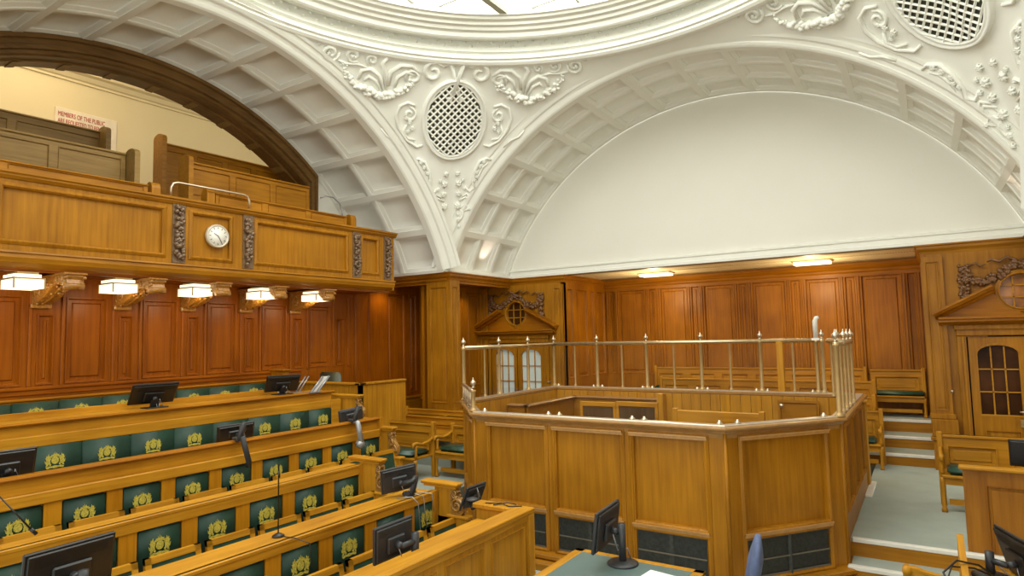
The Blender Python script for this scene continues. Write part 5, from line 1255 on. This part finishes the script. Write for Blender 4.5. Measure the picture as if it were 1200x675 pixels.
# ================================================================ SMALL THINGS ON THE DESKS
p = atz(326, 629, -1.455)
t = thing('gooseneck_microphone', 'thin black gooseneck microphone on the desk of the nearest bench', 'microphone', (p.x, p.y, -1.455))
top = atx(326, 560, p.x)
m = MB(); m.lathe((p.x, p.y, -1.455), [(.045, 0), (.045, .01), (.02, .025), (.008, .03), (0, .031)], k=16); part('foot', m, BLACK, t)
m = MB(); m.tube([(p.x, p.y, -1.43), (p.x, p.y, top.z+.10), (p.x+.004, p.y+.0, top.z+.05)], .005, 6); m.tube([(p.x+.004, p.y, top.z+.05), (p.x+.008, p.y+.0, top.z)], .008, 8); part('stem', m, BLACK, t)
m = MB(); m.tube([(p.x+.03, p.y, -1.445), (p.x+.16, p.y+.03, -1.45), (p.x+.27, p.y+.07, -1.48), (p.x+.28, p.y+.09, -1.65)], .004, 5); part('cable', m, BLACK, t)
t0, t1 = atx(1, 590, -4.9), atx(36, 620, -4.9)
t = thing('gooseneck_microphone', 'black gooseneck microphone leaning across the leftmost arms panel', 'microphone', (-5.20, t0.y-.1, -1.31))
m = MB(); m.tube([(-5.20, t0.y-.12, -1.31), (-5.12, t0.y-.08, -1.18), (-5.0, t0.y, t0.z+.06), t1], [.012, .006, .006, .006], 6); m.tube([t1, t1+(t1-t0).normalized()*.05], .012, 8); part('stem', m, BLACK, t)
m = MB(); m.lathe((-5.20, t0.y-.12, -1.313), [(.04, 0), (.04, .01), (.0, .02)], k=12); part('foot', m, BLACK, t)
def cables(lab, P, r=.005, mat=BLACK): m = MB(); [m.tube(q_, r, 5) for q_ in P]; return tag(mk('cable', m, mat), lab, 'cable')
cx_, cy_ = -4.05, 4.50
cables('thin pale cables hanging over the last arms panel of the nearest bench', [[(-4.12, 4.42, -1.452), (-4.05, 4.50, -1.435), (-4.0, 4.55, -1.46), (-3.99, 4.58, -1.75)], [(-4.15, 4.35, -1.452), (-4.02, 4.42, -1.44), (-3.985, 4.46, -1.5), (-3.985, 4.50, -1.85)], [(-4.2, 4.5, -1.452), (-4.1, 4.6, -1.44), (-3.99, 4.66, -1.46), (-3.985, 4.68, -1.62)]], .005, GREY)
cables('black cables lying on the far end of the front barrier', [[(-3.40, 4.70, -1.482), (-3.25, 4.74, -1.475), (-3.15, 4.70, -1.48), (-3.05, 4.76, -1.48)], [(-3.3, 4.68, -1.482), (-3.2, 4.76, -1.47), (-3.12, 4.78, -1.48)]], .005)
cables('thin cables at the far end of the rear desk', [[atz(300, 463, -.735), atz(306, 455, -.70), atz(311, 460, -.733)], [atz(318, 461, -.733), atz(326, 460, -.72), atz(340, 459, -.733)]], .005, GREY)
# document stands / folders at the far end of the rear desk
for k, (xp, lab) in enumerate(((348, 'left grey wire document stand on the rear desk'), (368, 'right silver document stand on the rear desk, widest of the two'))):
    b0 = atz(xp, 460, -.735); t = thing('document_stand', lab, 'stand', (b0.x, b0.y, -.735), 'document stands'); w2 = .03 if k == 0 else .06
    tp_ = atx(xp+(12 if k == 0 else 14), 441, b0.x+.02)
    for d in (-w2, w2): m = MB(); m.tube([(b0.x, b0.y+d, -.735), (tp_.x, tp_.y+d, tp_.z)], .010 if k == 0 else .016, 6); part('leg', m, GREY, t)
    m = MB(); m.box((b0.x-.06, b0.y-.10, -.735), (b0.x+.04, b0.y+.10, -.725)); part('foot_plate', m, GREY, t)
    if k: m = MB(); m.prism([(b0.x-.01, b0.y-.045, -.72), (b0.x-.01, b0.y+.045, -.72), (tp_.x-.01, tp_.y+.045, tp_.z), (tp_.x-.01, tp_.y-.045, tp_.z)], (-.012, 0, 0)); part('plate', m, PAPER, t)
